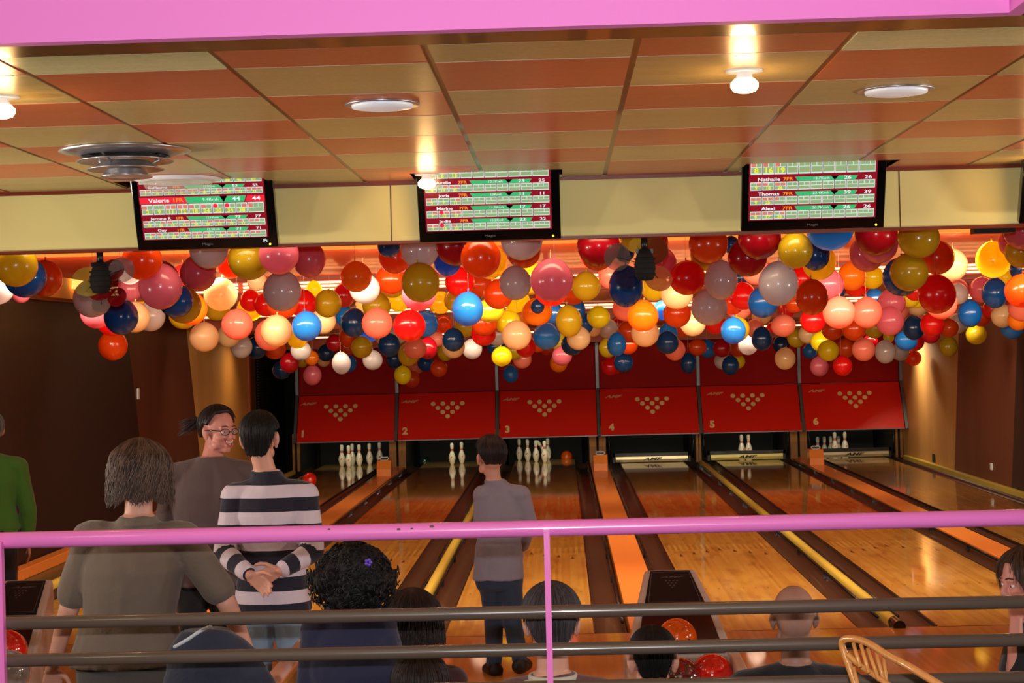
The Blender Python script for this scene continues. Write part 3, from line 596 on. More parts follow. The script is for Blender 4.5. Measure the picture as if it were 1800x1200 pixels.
# measured balloons: column, row, width, height (photo pixels), colour, distance (m)
BALLOONS = '''28,466,78,78,Y,10.75 44,486,76,76,B,11.01 78,489,66,66,O,12.68 -5,505,62,62,W,13.50 37,516,34,34,P,14.13 162,524,68,70,W,12.13 170,548,60,60,P,13.95 197,562,58,58,R,14.43 213,556,62,66,B,13.08 198.5,607,53,54,O,15.65 250,457,73,72,O,10.75
282,503,78,84,P,10.96 283,490,66,66,K,12.66 322,487,46,46,R,13.75 348,480,66,66,P,12.74 367,438,70,70,W,11.56 229,508,46,46,P,15.55 228,478,44,44,W,13.32 237,557,55,56,C,15.08 264,556,54,54,W,15.50 262,541,48,48,Y,17.39
309,528,62,62,B,12.00 323,536,64,66,Y,12.60 336,542,58,60,T,14.19 322,553,52,52,Y,15.50 388,517,61,60,C,13.43 381,540,50,48,Y,17.09 359,592,53,53,C,15.79 402,590,42,42,C,19.93 417,570,57,56,S,14.81 424,609,40,42,W,20.42
440,541,47,47,Y,17.35 441,528,40,40,R,17.13 438,455,77,76,Y,10.97 490,446,72,74,P,10.80 519,448,40,44,B,13.20 543,455,60,68,P,12.90 405,468,44,44,O,13.32 496,511,69,74,W,12.15 452,494,36,36,C,15.20 497,533,58,56,O,14.75
468,535,44,44,R,16.99 532,533,50,52,R,16.41 552,508,30,30,L,17.21 577,514,36,36,P,17.33 576,533,50,51,Y,16.58 604,519,42,43,K,17.20 626,486,56,56,T,13.01 641,507,55,55,W,14.09 687,491,54,54,O,14.60 695,452,62,60,O,13.22
684,432,42,42,B,12.48 738,438,68,70,W,12.08 739,496,69,72,Y,11.88 736,517,62,60,P,13.72 690,500,48,47,Y,15.92 786,460,50,52,B,13.26 802,430,74,76,K,11.57 845,452,72,74,O,10.75 862,460,60,62,Y,13.27 808,495,56,53,R,15.36
822,543,57,62,A,14.08 800,528,40,42,Y,17.13 774,531,42,42,Y,17.30 701,527,40,42,L,17.27 662,537,52,51,Y,16.25 645,540,44,44,C,17.32 623,567,48,53,N,16.59 606,556,34,38,A,19.34 568,564,46,46,C,18.20 539,573,54,54,A,14.35
486,581,57,57,C,14.62 474,588,54,58,S,14.96 451,611,38,40,N,21.37 523,596,36,34,Y,22.32 529,616,37,36,W,22.93 483,613,40,38,O,21.56 509,637.5,35,37,K,23.26 495,650,33,34,N,24.99 531,635,22,22,Y,27.40 548,629,25,27,T,23.86
569,633,24,24,C,27.60 573,620,32,31,N,26.57 588,602.5,30,31,K,24.05 614,592,38,40,O,21.47 636,610,39,40,Y,21.19 610,614,26,25,O,27.40 600,638,34,40,W,22.70 612,639,31,31,A,27.00 655,632.5,36,36,W,23.25 663,568,56,55,S,15.08
649,583,38,36,A,22.33 673,586,36,35,C,22.15 699,586,38,37,W,21.98 720,572,59,57,R,14.43 747,568,48,49,A,17.26 780,569,34,35,O,22.31 684,606,41,42,N,20.17 693,631,30,34,N,26.21 730,612,42,38,S,20.83 718,623,38,42,Y,21.08
752,612,34,40,K,22.70 748,638,29,30,B,27.55 731,644,30,28,S,27.75 708,659,31,34,L,25.78 724,666,30,31,O,27.20 771.5,647,31,33,O,26.17 797,597,40,42,N,18.91 797,609,41,42,C,20.17 783,618,31,34,Y,25.78 770,603,24,26,N,27.70
767,596,30,28,S,23.75 830,613,36,37,W,22.93 850,586,45,45,R,18.60 851,568,46,46,O,18.14 818,573,40,40,Y,20.93 874,588,40,40,W,20.93 872,609,35,34,N,24.26 882,626,37,36,L,22.93 903,616,34,34,Y,24.51 924,608,38,40,R,21.47
908,589,53,53,C,15.79 918,631,34,34,S,24.72 897.5,657,28,32,A,27.57 908,643,18,18,O,27.73 862,545,50,44,Y,17.69 876,517,54,54,O,15.50 844,500,44,44,O,16.57 882,563,44,44,P,19.02 906,497,58,62,W,12.15 932,488,56,62,Y,14.20
970,492,77,78,P,10.80 917,422,76,72,W,11.31 920,442,62,60,O,12.92 969,508,60,62,R,13.72 1008,510,52,52,O,16.14 1030,503,52,53,Y,15.90 945,538.5,25,26,N,15.81 944,548,54,50,T,16.11 908,527,50,46,L,17.25 893,566,46,46,L,18.25
918,555,38,38,T,21.13 970,553,48,46,N,17.81 1000,564,47,58,Y,16.03 1010,545,40,44,N,18.50 1024,569,40,41,B,20.67 1052,557,44,40,L,19.95 961,590,49,50,A,16.91 1017,594,43,43,C,19.47 1006,605,40,40,N,20.93 985,601,34,34,L,24.62
945,603,34,34,O,24.62 962,610,30,30,O,27.70 988,625,36,36,P,23.25 982,638,32,33,T,25.76 1042,577,36,30,C,21.90 1068,577,38,36,W,22.08 1085,569,26,26,K,22.25 1101,541,50,48,S,17.09 1130,555,56,56,T,14.95 1165,545,36,35,A,17.47
1174,588,36,42,A,20.73 1134,585,50,50,C,16.74 1173,602,41,41,N,20.41 1186,614,38,40,S,21.47 1084,605,35,43,A,20.76 1096,637,35,36,N,23.58 1072,644,31,32,R,26.57 1081,643,30,30,R,27.20 1069,611,34,36,Y,23.92 1104,605,36,36,O,23.25
1104,583,40,40,O,20.94 1100,503,61,76,B,12.29 1052,431,77,76,K,10.94 1050,445,66,62,O,13.08 1073,483,44,50,S,14.99 1118,414,58,60,Y,11.59 1150,425,50,52,O,12.46 1098,443,36,36,B,13.25 1163,462,54,56,P,13.22 1208,488,66,62,R,13.08
1245,428,70,70,O,11.96 1240,448,54,58,Y,13.21 1267,492,60,71,W,12.76 1314,452,70,70,K,11.96 1335,418,77,76,K,10.99 1285,430,32,32,B,13.21 1302,488,32,32,N,17.21 1190,517,58,54,C,14.96 1150,503,50,52,L,16.41 1247,540,65,65,W,12.95
1190,551,50,50,O,16.74 1218,568,46,46,C,18.20 1257,568,42,40,R,20.42 1286,531,46,46,O,17.26 1306,520,48,50,R,17.02 1299,541,44,44,S,19.02 1328,475,50,50,S,14.84 1341,531,54,56,B,15.22 1368,498,71,80,W,11.11 1398,439.5,62,66,Y,10.87
1433,447,52,58,B,13.03 1459,399,88,84,B,10.75 1440,460,60,66,Y,13.28 1410,490,46,50,R,16.75 1427,522,58,65,O,12.62 1456,500,56,56,P,14.95 1463,508,46,48,B,17.11 1497,485,50,52,T,16.26 1505,498,48,48,R,17.19 1540,411,76,76,K,11.01
1545,428,68,70,P,12.13 1524,445,62,66,P,13.08 1533,487,42,42,L,16.98 1538,525,36,38,N,17.73 1585,486,68,70,B,12.81 1598,478,68,68,Y,11.46 1615,418,74,73,Y,11.32 1647,452,62,62,O,13.15 1673,465,57,58,C,14.31 1647,517,67,70,R,12.22
1655,533,58,56,S,14.69 1684,516,40,38,W,16.95 1683,508,42,38,P,17.17 1705,551,42,49,B,18.45 1682,568,37,37,W,22.12 1639,570,43,43,R,19.47 1623,570,38,38,S,22.03 1636,587,38,34,K,23.29 1668,576,34,34,O,21.43 1668,609,32,36,Y,24.66
1716,587,37,37,Y,22.62 1724,556,36,36,O,22.12 1726,509,46,46,P,17.04 1746,456,62,65,Y,13.37 1768,487,26,26,L,17.15 1749,515,47,54,B,16.61 1796,511,60,60,O,13.95 1800,472,50,52,N,15.66 1795,442,58,58,Y,12.93 1798,405,68,68,P,11.81
1785,425,60,60,P,13.16 1744,543,36,34,R,21.89 1763,555,42,42,C,19.84 1798,541,52,48,S,16.75 1790,562,38,38,T,19.17 1779,575,42,42,A,20.02 1385,543,30,30,R,22.15 1397,533,34,34,O,19.12 1377,572,46,40,S,19.51 1356,576,18,19,R,21.79
1338,556,36,30,C,22.20 1339,595,37,43,N,20.98 1373,606,30,31,N,27.30 1400,594,33,34,Y,24.99 1380,630,37,40,C,21.76 1429,563,45,46,R,18.40 1420,587,34,34,C,24.62 1475,549,58,58,S,14.43 1524,549,54,56,S,15.22 1567,532,51,50,P,16.59
1577,545,42,40,S,20.42 1564,564,50,52,P,16.40 1463,579,38,38,O,22.03 1501,578,42,42,O,19.93 1537,577,38,36,Y,22.13 1442.5,600,36,36,L,23.25 1456,616,38,38,L,22.03 1424,617,27,27,A,27.40 1440,644,33,36,P,24.28 1481,643,34,36,R,23.92
1487,612,32,34,O,25.38 1518,614,41,42,S,20.17 1530,601,27,28,K,22.55 1556,618,37,42,W,21.23 1562,592,22,20,L,27.40 1593,598,43,37,A,23.32 1582,618,32,32,W,26.16 1608,600,34,34,R,24.62 1606,629,28,28,O,27.80 1606,576,38,44,N,20.45
1612,536,40,40,C,20.50 1600,525,32,32,Y,18.71 1611,527,30,30,L,19.45 1608,512,34,34,R,17.17 1289,581,45,48,A,17.97 1295,578,46,46,Y,18.23 1315,605,36,38,W,22.63 1327,577,34,34,S,22.03 1269,612,32,32,K,26.16 1226,610,34,30,O,26.21
1244,613,31,32,A,26.57 1210,638,29,37,N,25.55 1270,634,30,32,W,27.01 1284,642,31,35,N,25.41 1297,635,26,26,L,27.30 1297,611,30,32,O,27.01 1198,576,34,34,O,22.22 549,659,33,37,P,23.95'''
# ---------------------------------------------------------------- score screens
def emi(name, r, g, b, s=1.0): return M(name, rgb(r * .2, g * .2, b * .2), 0.3, emit=s, ecol=rgb(r, g, b))
SM = [emi('screen_red', 150, 14, 34, .9), emi('screen_white', 196, 224, 214, 1.1), emi('screen_green', 60, 196, 120, .9), emi('screen_olive', 150, 172, 120, 1.0), emi('screen_pink', 232, 128, 110, .9),
      emi('screen_yellow', 240, 240, 60, 1.0), emi('screen_bright_red', 240, 40, 60, 1.0), emi('screen_text_white', 240, 245, 245, 1.0), emi('screen_orange', 255, 150, 40, 1.0), m_blackgloss]
S_RED, S_WHITE, S_GREEN, S_OLIVE, S_PINK, S_YEL, S_BRED, S_TXT, S_OR, S_BLK = range(10)
def screen(px, pyb, label, data, flag=False):
    yb = YH - 0.14; p = P(px, pyb, yb - CAM.y)
    t = thing('score_screen', label, 'screen', (p.x, yb, p.z), group='score screens under the ceiling')
    tilt = math.radians(22); up = V((0, -math.sin(tilt), math.cos(tilt))); n = V((0, -math.cos(tilt), -math.sin(tilt))); rt = V((1, 0, 0))
    hw, H = 0.4, 0.51
    b = MB().obox(up * (H / 2) - n * 0.03, rt * hw, up * (H / 2), n * 0.03); b.build('casing', m_blackgloss, t, bevel=0.006)
    W, sx0, sz0, SHh = 0.71, -0.36, 0.062, 0.405
    def pt(u, v, l): return rt * (sx0 + u * W) + up * (sz0 + v) + n * l
    b = MB()
    def q(u0, u1, v0, v1, mi, l, sk0=0.0, sk1=0.0): b.quad([pt(u0 + sk0, v0, l), pt(u1 + sk1, v0, l), pt(u1, v1, l), pt(u0, v1, l)], mi)
    q(0, 1, 0, SHh, S_RED, 0.001)
    for row in data:
        v0, v1, name, fr, kmh, sc, cells, vals, active = row
        h = v1 - v0; gz = v0 + h * 0.08; gt = v0 + h * (0.66 if not active else 0.62); hb, ht = gt + h * 0.03, v1 - h * 0.02
        if name:
            if active: q(0.0, 0.38, hb, ht, S_BRED, 0.0014)
            q(0.36, 0.64, hb, ht, S_GREEN, 0.0015, 0.02, 0.03); q(0.64, 0.71, hb, ht, S_BLK, 0.0013, 0.0, 0.0)
            q(0.70, 0.85, hb, ht, S_GREEN, 0.0015, -0.03, -0.02); q(0.86, 0.995, hb, ht, S_BRED if active else S_RED, 0.0014, -0.02, 0)
            th = (ht - hb) * (0.86 if not active else 0.62)
            put_text(b, name, pt(0.155, (hb + ht) / 2, 0), rt, up, th, S_TXT, 1.35, bold=0.02, nrm=n, lift=0.002)
            put_text(b, fr, pt(0.305, (hb + ht) / 2, 0), rt, up, th, S_OR, 1.3, bold=0.02, nrm=n, lift=0.002)
            put_text(b, kmh, pt(0.565, (hb + ht) / 2, 0), rt, up, th * 0.75, S_TXT, 1.25, nrm=n, lift=0.002)
            put_text(b, sc, pt(0.77, (hb + ht) / 2, 0), rt, up, th, S_TXT, 1.5, bold=0.02, nrm=n, lift=0.002)
            put_text(b, sc, pt(0.93, (hb + ht) / 2, 0), rt, up, th, S_TXT, 1.5, bold=0.02, nrm=n, lift=0.002)
        cw = 0.094
        for k in range(10):
            u0 = 0.012 + k * cw; u1 = u0 + cw - 0.005 if k < 9 else 0.985
            q(u0, u1, gz, gt, S_WHITE, 0.0018)
            gm = gz + (gt - gz) * 0.5; m = 0.004; nb = 2 if k < 9 else 3; bw = (u1 - u0 - m) / nb
            for j in range(nb):
                c = cells[k * 2 + j] if k * 2 + j < len(cells) else '.'
                q(u0 + m + j * bw, u0 + j * bw + bw - 0.001, gm + 0.002, gt - (gt - gz) * 0.12, S_PINK if c in 'xo' else S_OLIVE, 0.002)
                if c == 'o':
                    cc = pt(u0 + m / 2 + (j + .5) * bw, (gm + gt) / 2, 0.0023); b.add([cc + rt * math.cos(a * PI / 8) * 0.013 + up * math.sin(a * PI / 8) * 0.012 for a in range(16)], [tuple(range(16))], S_BRED)
            q(u0 + m, u1 - m, gz + (gt - gz) * 0.1, gm - 0.002, S_OLIVE, 0.002)
            if k < len(vals) and vals[k]: put_text(b, vals[k], pt((u0 + u1) / 2, (gz + gm) / 2 + 0.001, 0), rt, up, (gm - gz) * 0.72, S_YEL, 1.2, bold=0.03, nrm=n, lift=0.0025)
    b.build('display', SM, t)
    b = MB(); put_text(b, 'Magic', rt * 0.0 + up * 0.03, rt, up, 0.014, 0, 1.5, nrm=n, lift=0.001); b.build('maker_logo', M('grey_print', rgb(110, 110, 110), 0.5), t)
    MB().ball(rt * 0.355 + up * 0.02 + n * 0.002, 0.006, 8, 6).build('power_light', M('yellow_led', rgb(255, 240, 60), 0.4, emit=4, ecol=rgb(255, 240, 40)), t)
    MB().box((-0.1, 0.02, 0.3), (0.1, 0.13, 0.34)).build('wall_bracket', m_black, t)
    if flag:
        b = MB(); put_text(b, 'F:', rt * 0.33 + up * 0.042, rt, up, 0.02, 0, 1.3, bold=0.03, nrm=n, lift=0.002); b.build('screen_lettering', SM[S_TXT], t)
screen(366, 437.5, 'black score screen at the left with one bright red active row, over the second lane', [
    (0.0, 0.066, 'Guy', '1FR', '12.5Kmh', '71', '.xx..x.xxxx..xxx.xxx', ['8', '15', '20', '29', '37', '45', '54', '60', '71'], False),
    (0.07, 0.136, 'Jerome R', '1FR', '12.1Kmh', '77', 'x..xx..xx..xxxx.x.xx', ['18', '26', '35', '41', '50', '58', '63', '70', '77'], False),
    (0.14, 0.252, 'Valerie', '1FR', '9.4Kmh', '44', 'x...xxxxx.x.o.o..xx', ['3', '9', '11', '12', '18', '24', '30', '34', '38'], True),
    (0.257, 0.318, 'Guillaume', '6FR', '12.5Kmh', '53', 'xxxxx.xxxxx..xx.x.xxx', ['7', '15', '24', '32', '35', '40', '44', '50', '53', '53'], False),
    (0.323, 0.402, '', '', '', '', 'xx.xxxxx', ['9', '', '', '', '', '', '', '38', '46', '52'], False)], True)
screen(862, 423, 'black score screen in the middle with five rows, right of the cream panel joint', [
    (0.0, 0.072, 'Jodie', '7FR', '10.2Kmh', '22', 'xxo.x.', ['7', '15', '22'], False),
    (0.075, 0.147, 'Marine', '7FR', '11.2Kmh', '17', '.xoxxx', ['7', '15', '17'], False),
    (0.15, 0.222, 'Joris', '7FR', '13Kmh', '11', 'x....x', ['3', '7', '11'], False),
    (0.225, 0.297, 'Axelle', '7FR', '12.3Kmh', '25', 'x..xxx', ['10', '19', '25'], False),
    (0.302, 0.403, '', '', '', '', 'xx.x.x', ['3', '6', '15'], False)])
screen(1428, 403.5, 'black score screen at the right with four rows, over the fourth lane', [
    (0.0, 0.082, 'Alexi', '7FR', '20.7Kmh', '26', 'xxxx.x', ['9', '17', '26'], False),
    (0.085, 0.167, 'Thomas', '7FR', '23.4Kmh', '39', 'xxxxx.', ['9', '25'], False),
    (0.17, 0.252, 'Nathalie', '7FR', '12.7Kmh', '26', '.xx.xx', ['9', '18', '26'], False),
    (0.256, 0.403, '', '', '', '', 'x.x.x.', ['8', '16', '19'], False)])
screen(1918, 390, 'black score screen at the right edge of the photo, only its side showing', [(0.0, 0.082, '', '', '', '', 'xxxx', [], False), (0.085, 0.167, '', '', '', '', 'x.x', [], False), (0.17, 0.252, '', '', '', '', 'xx.x', [], False), (0.256, 0.403, '', '', '', '', 'x.xx', [], False)])

# ---------------------------------------------------------------- ceiling fittings
def ceil_at(px, py, z=ZC): return G(px, py, z)
m_bulb = M('glowing_bulb', rgb(255, 240, 215), 0.4, emit=7.0, ecol=(1.0, 0.66, 0.34, 1))
for px, py, lab in ((1308, 124, 'glowing reflector bulb in the ceiling at the upper right, nearest the pink beam'), (750, 306, 'glowing reflector bulb just above the middle score screen'), (2, 170, 'glowing reflector bulb at the left edge of the ceiling'), (1822, 277, 'glowing bulb past the right end of the header')):
    p = ceil_at(px, py); t = thing('ceiling_bulb', lab, 'light bulb', p, group='warm reflector bulbs in the ceiling')
    MB().lathe([(0.0, -0.006), (0.066, -0.006), (0.068, 0.0), (0.03, 0.0)], seg=24).build('rim', m_white, t)
    MB().lathe([(0.026, -0.004), (0.03, -0.025), (0.038, -0.035)], seg=20).build('socket', m_white, t)
    MB().lathe([(0.036, -0.03), (0.05, -0.045), (0.05, -0.06), (0.04, -0.074), (0.02, -0.08), (0.0, -0.081)], seg=24).build('bulb', m_bulb, t)
    light('bulb_light', 'POINT', (0, 0, -0.12), 3.2, (1.0, 0.56, 0.2), 0.045).parent = t
for px, py, lab in ((672, 187, 'round flush white ceiling light in an orange tile, left of centre'), (1575, 162, 'round flush white ceiling light in a cream tile at the right')):
    t = thing('ceiling_disc', lab, 'ceiling light', ceil_at(px, py - 4))
    MB().lathe([(0.12, -0.004), (0.146, -0.006), (0.148, 0.0), (0.12, 0.0)], seg=40).build('trim_ring', m_alu, t)
    MB().lathe([(0.122, -0.004), (0.12, -0.014), (0.07, -0.022), (0.0, -0.025)], seg=40).build('diffuser', M('opal_glass', rgb(226, 232, 240), 0.3, emit=0.12, ecol=(1, .95, 1, 1)), t)
t = thing('air_diffuser', 'round grey metal air diffuser of stacked cones in the ceiling at the left', 'air vent', ceil_at(220, 264))
MB().lathe([(0.30, 0.0), (0.305, -0.006), (0.26, -0.012), (0.21, -0.03), (0.20, -0.02), (0.24, 0.0)], seg=48).build('outer_ring', m_alu, t)
for r0, r1, z0, z1 in ((0.13, 0.225, -0.01, -0.052), (0.11, 0.18, -0.052, -0.09), (0.085, 0.125, -0.085, -0.125)):
    MB().lathe([(r0, z0), (r0 + 0.012, z0 - 0.012), (r1 - 0.02, z1 + 0.006), (r1, z1), (r1 - 0.004, z1 - 0.003), (r0, z0 - 0.02)], seg=48).build('cone', m_alu, t)
MB().lathe([(0.0, -0.125), (0.10, -0.123), (0.11, -0.118)], seg=40).build('centre_plate', m_alu, t)
for a in (0.6, 2.6, 4.4): MB().tube([(math.cos(a) * 0.25, math.sin(a) * 0.25, -0.005), (math.cos(a) * 0.12, math.sin(a) * 0.12, -0.06)], 0.006, 6).build('strut', m_alu, t)
m_clear = M('clear_plastic', rgb(230, 225, 215), 0.08, alpha=0.25)
t = thing('glass_lamp', 'white ring ceiling lamp with a shallow clear glass dish in front of the left screen', 'ceiling light', ceil_at(312, 314))
MB().lathe([(0.0, 0.0), (0.235, 0.0), (0.24, -0.004), (0.18, -0.022), (0.17, -0.022), (0.0, -0.01)], seg=40).build('rim', m_white, t)
MB().lathe([(0.19, -0.024), (0.175, -0.05), (0.13, -0.07), (0.07, -0.08), (0.0, -0.083)], seg=40).build('glass_dish', m_clear, t)
tag(MB().box((-0.12, -0.05, -0.03), (0.12, 0.05, 0.0)).build('ceiling_bracket', m_black), 'small black bracket under the header at the far right', 'bracket'); bpy.data.objects['ceiling_bracket'].location = P(1745, 401, 10.45)
# glowing box added for the bright lit patch in the upper left recess
p = P(150, 482, 20.2)
tag(MB().box((-0.1, -0.22, -0.17), (0.02, 0.22, 0.19)).build('recess_glow', M('yellow_glow', rgb(255, 214, 90), 0.5, emit=2.2, ecol=(1, 0.66, 0.16, 1))), 'glowing yellow patch in the recess behind the left spotlight', 'lamp'); bpy.data.objects['recess_glow'].location = p
light('recess_glow_light', 'POINT', p + V((0.12, -0.9, 0.1)), 5, (1, 0.55, 0.2), 0.08)

# party spotlights with coloured filter discs
def disc_mat(name, c, a): return M(name, c, 0.12, alpha=a, coat=0.3)
def spot_light(px, py, d, label, discs):
    p = P(px, py, d); t = thing('party_spotlight', label, 'spotlight', p)
    MB().tube([(0, 0, 2.84 - p.z), (0, 0, 0.02)], 0.014, 10).tube([(0, 0, 0.10), (0, 0, 0.02)], 0.02, 10).box((-0.05, -0.015, 0.005), (0.05, 0.015, 0.03)).build('yoke', m_black, t)
    b = MB(); pr = [(0.0, 0.04), (0.035, 0.03), (0.05, -0.01), (0.062, -0.07), (0.058, -0.12), (0.045, -0.15), (0.0, -0.155)]; b.lathe(pr, seg=14)
    for k in range(4): b.lathe([(0.055, -0.02 - k * 0.03), (0.064, -0.023 - k * 0.03), (0.064, -0.029 - k * 0.03), (0.055, -0.032 - k * 0.03)], seg=20)
    b.build('lamp_head', m_blackmat, t)
    for (qx, qy, r, rot, m) in discs:
        c = P(qx, qy, d + 0.07) - p; b = MB(); ax = V((math.cos(rot), 0.35 * math.sin(rot * 2), math.sin(rot))).normalized(); n = V((0.25 * math.cos(rot * 3), -1, 0.5 * math.sin(rot + 1))).normalized()
        ax = (ax - n * ax.dot(n)).normalized(); ay = n.cross(ax); ring = [c + (ax * math.cos(k * PI / 14) + ay * math.sin(k * PI / 14)) * r for k in range(28)]
        b.add(ring + [v + n * 0.003 for v in ring], [tuple(range(27, -1, -1)), tuple(range(28, 56))] + [(k, (k + 1) % 28, 28 + (k + 1) % 28, 28 + k) for k in range(28)])
        b.build('filter_disc', m, t)
        b = MB().tube([V((0, 0, -0.06)), c], 0.0025, 5); b.build('disc_wire', m_black, t)
f_red, f_smoke, f_blue, f_brown, f_orange, f_yel = disc_mat('red_filter', rgb(120, 8, 14), 0.8), disc_mat('smoked_filter', rgb(120, 105, 98), 0.5), disc_mat('blue_filter', rgb(14, 34, 70), 0.75), disc_mat('brown_filter', rgb(110, 56, 30), 0.6), disc_mat('orange_filter', rgb(200, 96, 60), 0.7), disc_mat('clear_yellow_filter', rgb(210, 190, 70), 0.3)
spot_light(176, 470, 10.35, 'black party spotlight with red and smoked filter discs under the header at the left', [(155, 495, 0.098, 0.2, f_yel), (180, 500, 0.105, 1.0, f_red), (150, 512, 0.05, 0.7, f_smoke), (178, 535, 0.055, 0.3, f_smoke), (206, 522, 0.06, 1.3, f_red), (214, 474, 0.075, 2.0, f_smoke), (198, 474, 0.07, 0.5, f_red)])
spot_light(1133, 447, 10.35, 'black party spotlight with blue and orange filter discs under the header, right of centre', [(1104, 488, 0.075, 0.6, f_blue), (1148, 440, 0.09, 1.5, f_brown), (1157, 489, 0.085, 0.2, f_orange), (1120, 431, 0.05, 0.9, f_yel), (1085, 452, 0.08, 2.2, f_smoke)])

# ---------------------------------------------------------------- ball returns
m_hood = M('warm_grey_hood', rgb(186, 170, 160), 0.4)
m_hoodblk = M('brown_black_panel', rgb(12, 8, 10), 0.6, spec=0.2)
m_thin = M('thin_grey_print', rgb(84, 72, 70), 0.5)
def ball_return(px, py, label):
    p = P(px, py, 10.06); zt = p.z
    t = thing('ball_return', label, 'ball return', (p.x, p.y, 0))
    prof = [(0.0, zt, 0.145), (-0.42, zt - 0.15, 0.215), (-0.85, zt - 0.34, 0.285)]
    b = MB()   # housing: sloping body, narrow at the rear
    vs = []
    for y, z, hw in prof: vs += [V((-hw, y, z)), V((hw, y, z)), V((-hw, y, 0.12 if y < 0 else 0.0)), V((hw, y, 0.12 if y < 0 else 0.0))]
    fs = []
    for i in (0, 1):
        a, c = i * 4, i * 4 + 4; fs += [(a, a + 1, c + 1, c), (a, c, c + 2, a + 2), (a + 1, a + 3, c + 3, c + 1), (a + 2, c + 2, c + 3, a + 3)]
    fs += [(0, 2, 3, 1), (8, 9, 11, 10)]; b.add(vs, fs); b.build('housing', m_hood, t, bevel=0.02)
    def top(u, v, l=0.004):       # u across -1..1, v 0 rear .. 1 front of upper panel
        y = -0.42 * v; z = zt - 0.15 * v; hw = 0.145 + 0.07 * v
        return V((u * hw, y, z)) + V((0, -0.336, 0.942)) * l
    b = MB(); b.quad([top(-.78, 1), top(.78, 1), top(.74, .07), top(-.74, .07)]); b.build('top_panel', m_hoodblk, t)
    b = MB()
    def line(a, c):
        d = (c - a).normalized(); nn = V((0, -0.336, 0.942)); s = d.cross(nn) * 0.0016; b.quad([a - s, c - s, c + s, a + s])
    cs = [top(-.68, .92, .006), top(.68, .92, .006), top(.68, .12, .006), top(-.68, .12, .006)]
    for k in range(4): line(cs[k], cs[(k + 1) % 4])
    for dx, dz in dots:
        c = top(dx * 0.12, 0.36 - dz * 0.07, .006); b.add([c + V((math.cos(a * PI / 5) * 0.006, math.sin(a * PI / 5) * 0.006 * .94, math.sin(a * PI / 5) * .006 * .336)) for a in range(10)], [tuple(range(10))])
    put_text(b, 'AMF', top(0, 0.26, .006), (1, 0, 0), (0, 0.942, 0.336), 0.02, 0, 2.4, shear=0.4, bold=0.02); b.build('panel_print', m_thin, t)
    b = MB()   # dark mouth below the panel
    def low(u, v, l=0.004): return V((u * (0.215 + 0.07 * v), -0.42 - 0.43 * v, zt - 0.15 - 0.19 * v)) + V((0, -0.404, 0.915)) * l
    b.quad([low(-.8, 1), low(.8, 1), low(.8, .02), low(-.8, .02)]); b.build('ball_mouth', m_blackgloss, t)
    b = MB()   # rack: two grey rails and a dark bed
    for s in (-1, 1): b.prism([(-0.8, 0.28), (-1.75, 0.28), (-1.8, 0.34), (-1.8, 0.37), (-0.8, 0.40)], s * 0.27 - 0.03, s * 0.27 + 0.03)
    b.build('rack_side', m_hood, t, bevel=0.01)
    MB().box((-0.25, -1.78, 0.24), (0.25, -0.78, 0.27)).box((-0.28, -1.8, 0.24), (0.28, -1.76, 0.36)).build('rack_bed', m_blackmat, t)
    MB().box((-0.18, -1.4, 0.0), (0.18, -1.0, 0.26)).build('pedestal', m_hoodblk, t)
    return p
ball_return(1177, 999, 'grey and black ball return with two coloured balls in the centre of the approach')
ball_return(50, 1017, 'grey and black ball return at the left edge behind the man in the khaki shirt')
bowling_ball(P(1190, 1122, 9.35), m_borange, 'glossy orange bowling ball at the top of the central ball return', (0.2, .4, 0))
bowling_ball(P(1252, 1186, 8.95), m_bred, 'bright red bowling ball with gold lettering at the right of the central ball return', (2.5, .2, 0))
bowling_ball(P(1196, 1194, 8.9), m_bdark, 'dark red and green bowling ball beside the head of the short-haired boy', (2.4, .2, 0))
bowling_ball(P(12, 1143, 9.15), m_bred, 'bright red bowling ball on the left ball return', (0.3, .2, 0))
bowling_ball(P(16, 1180, 8.6), m_bgrey, 'marbled grey bowling ball on the left ball return', (2.3, .2, 0))
# wooden ledge under the khaki man's right hand
a = P(470, 1203, 6.9); t = thing('wooden_ledge', 'varnished wooden ledge under the right hand of the man in khaki', 'ledge', (a.x, a.y, 0))
MB().box((-0.04, -0.1, a.z - 0.03), (0.05, 1.15, a.z)).build('top_board', m_approach, t, bevel=0.006)
MB().box((0.0, 0.0, 0.0), (0.03, 1.1, a.z - 0.03)).build('side_board', m_post, t)

# ---------------------------------------------------------------- railing in front of the camera
RD = 5.7
t = thing('guard_railing', 'pink tubular handrail with brown lower bars across the front of the balcony', 'railing', (0, RD + CAM.y, 0.5))
def bar(py, r, mat, name):
    z = P(988, py, RD).z - 0.5; MB().tube([(-3.6, 0, z), (-1.2, 0, z), (1.2, 0, z), (3.6, 0, z)], r, 20).build(name, mat, t)
    return z
zr = bar(927.5, 0.0268, None or M('pink_rail_paint', rgb(242, 128, 208), 0.25, coat=0.5), 'handrail')
for py in (1074.5, 1140.5, 1207): bar(py, 0.0215, m_brownbar, 'lower_bar')
for px, py in ((964, 1060), (3, 1060), (1925, 1060)):
    x = P(px, py, RD - 0.03).x; MB().box((x - 0.0095, -0.05, 0.0), (x + 0.0095, -0.022, zr)).build('post', MAT['pink_rail_paint'], t)
# chips in the paint
b = MB()
for px, py, s in ((580, 929, 1), (702, 929, 1.3), (725, 928, 1), (760, 925, 1.7)):
    q = P(px, py, RD) - t.location; zz = q.z - zr; a = max(-0.9, min(0.9, zz / 0.0268)); y = -math.sqrt(1 - a * a) * 0.027; c = V((q.x, y - 0.0003, q.z))
    b.add([c + V((math.cos(k * PI / 4) * 0.0045 * s * (1 + .3 * (k % 2)), 0, math.sin(k * PI / 4) * 0.004 * s)) for k in range(8)], [tuple(range(8))])
b.build('paint_chip', m_darkbrown, t)

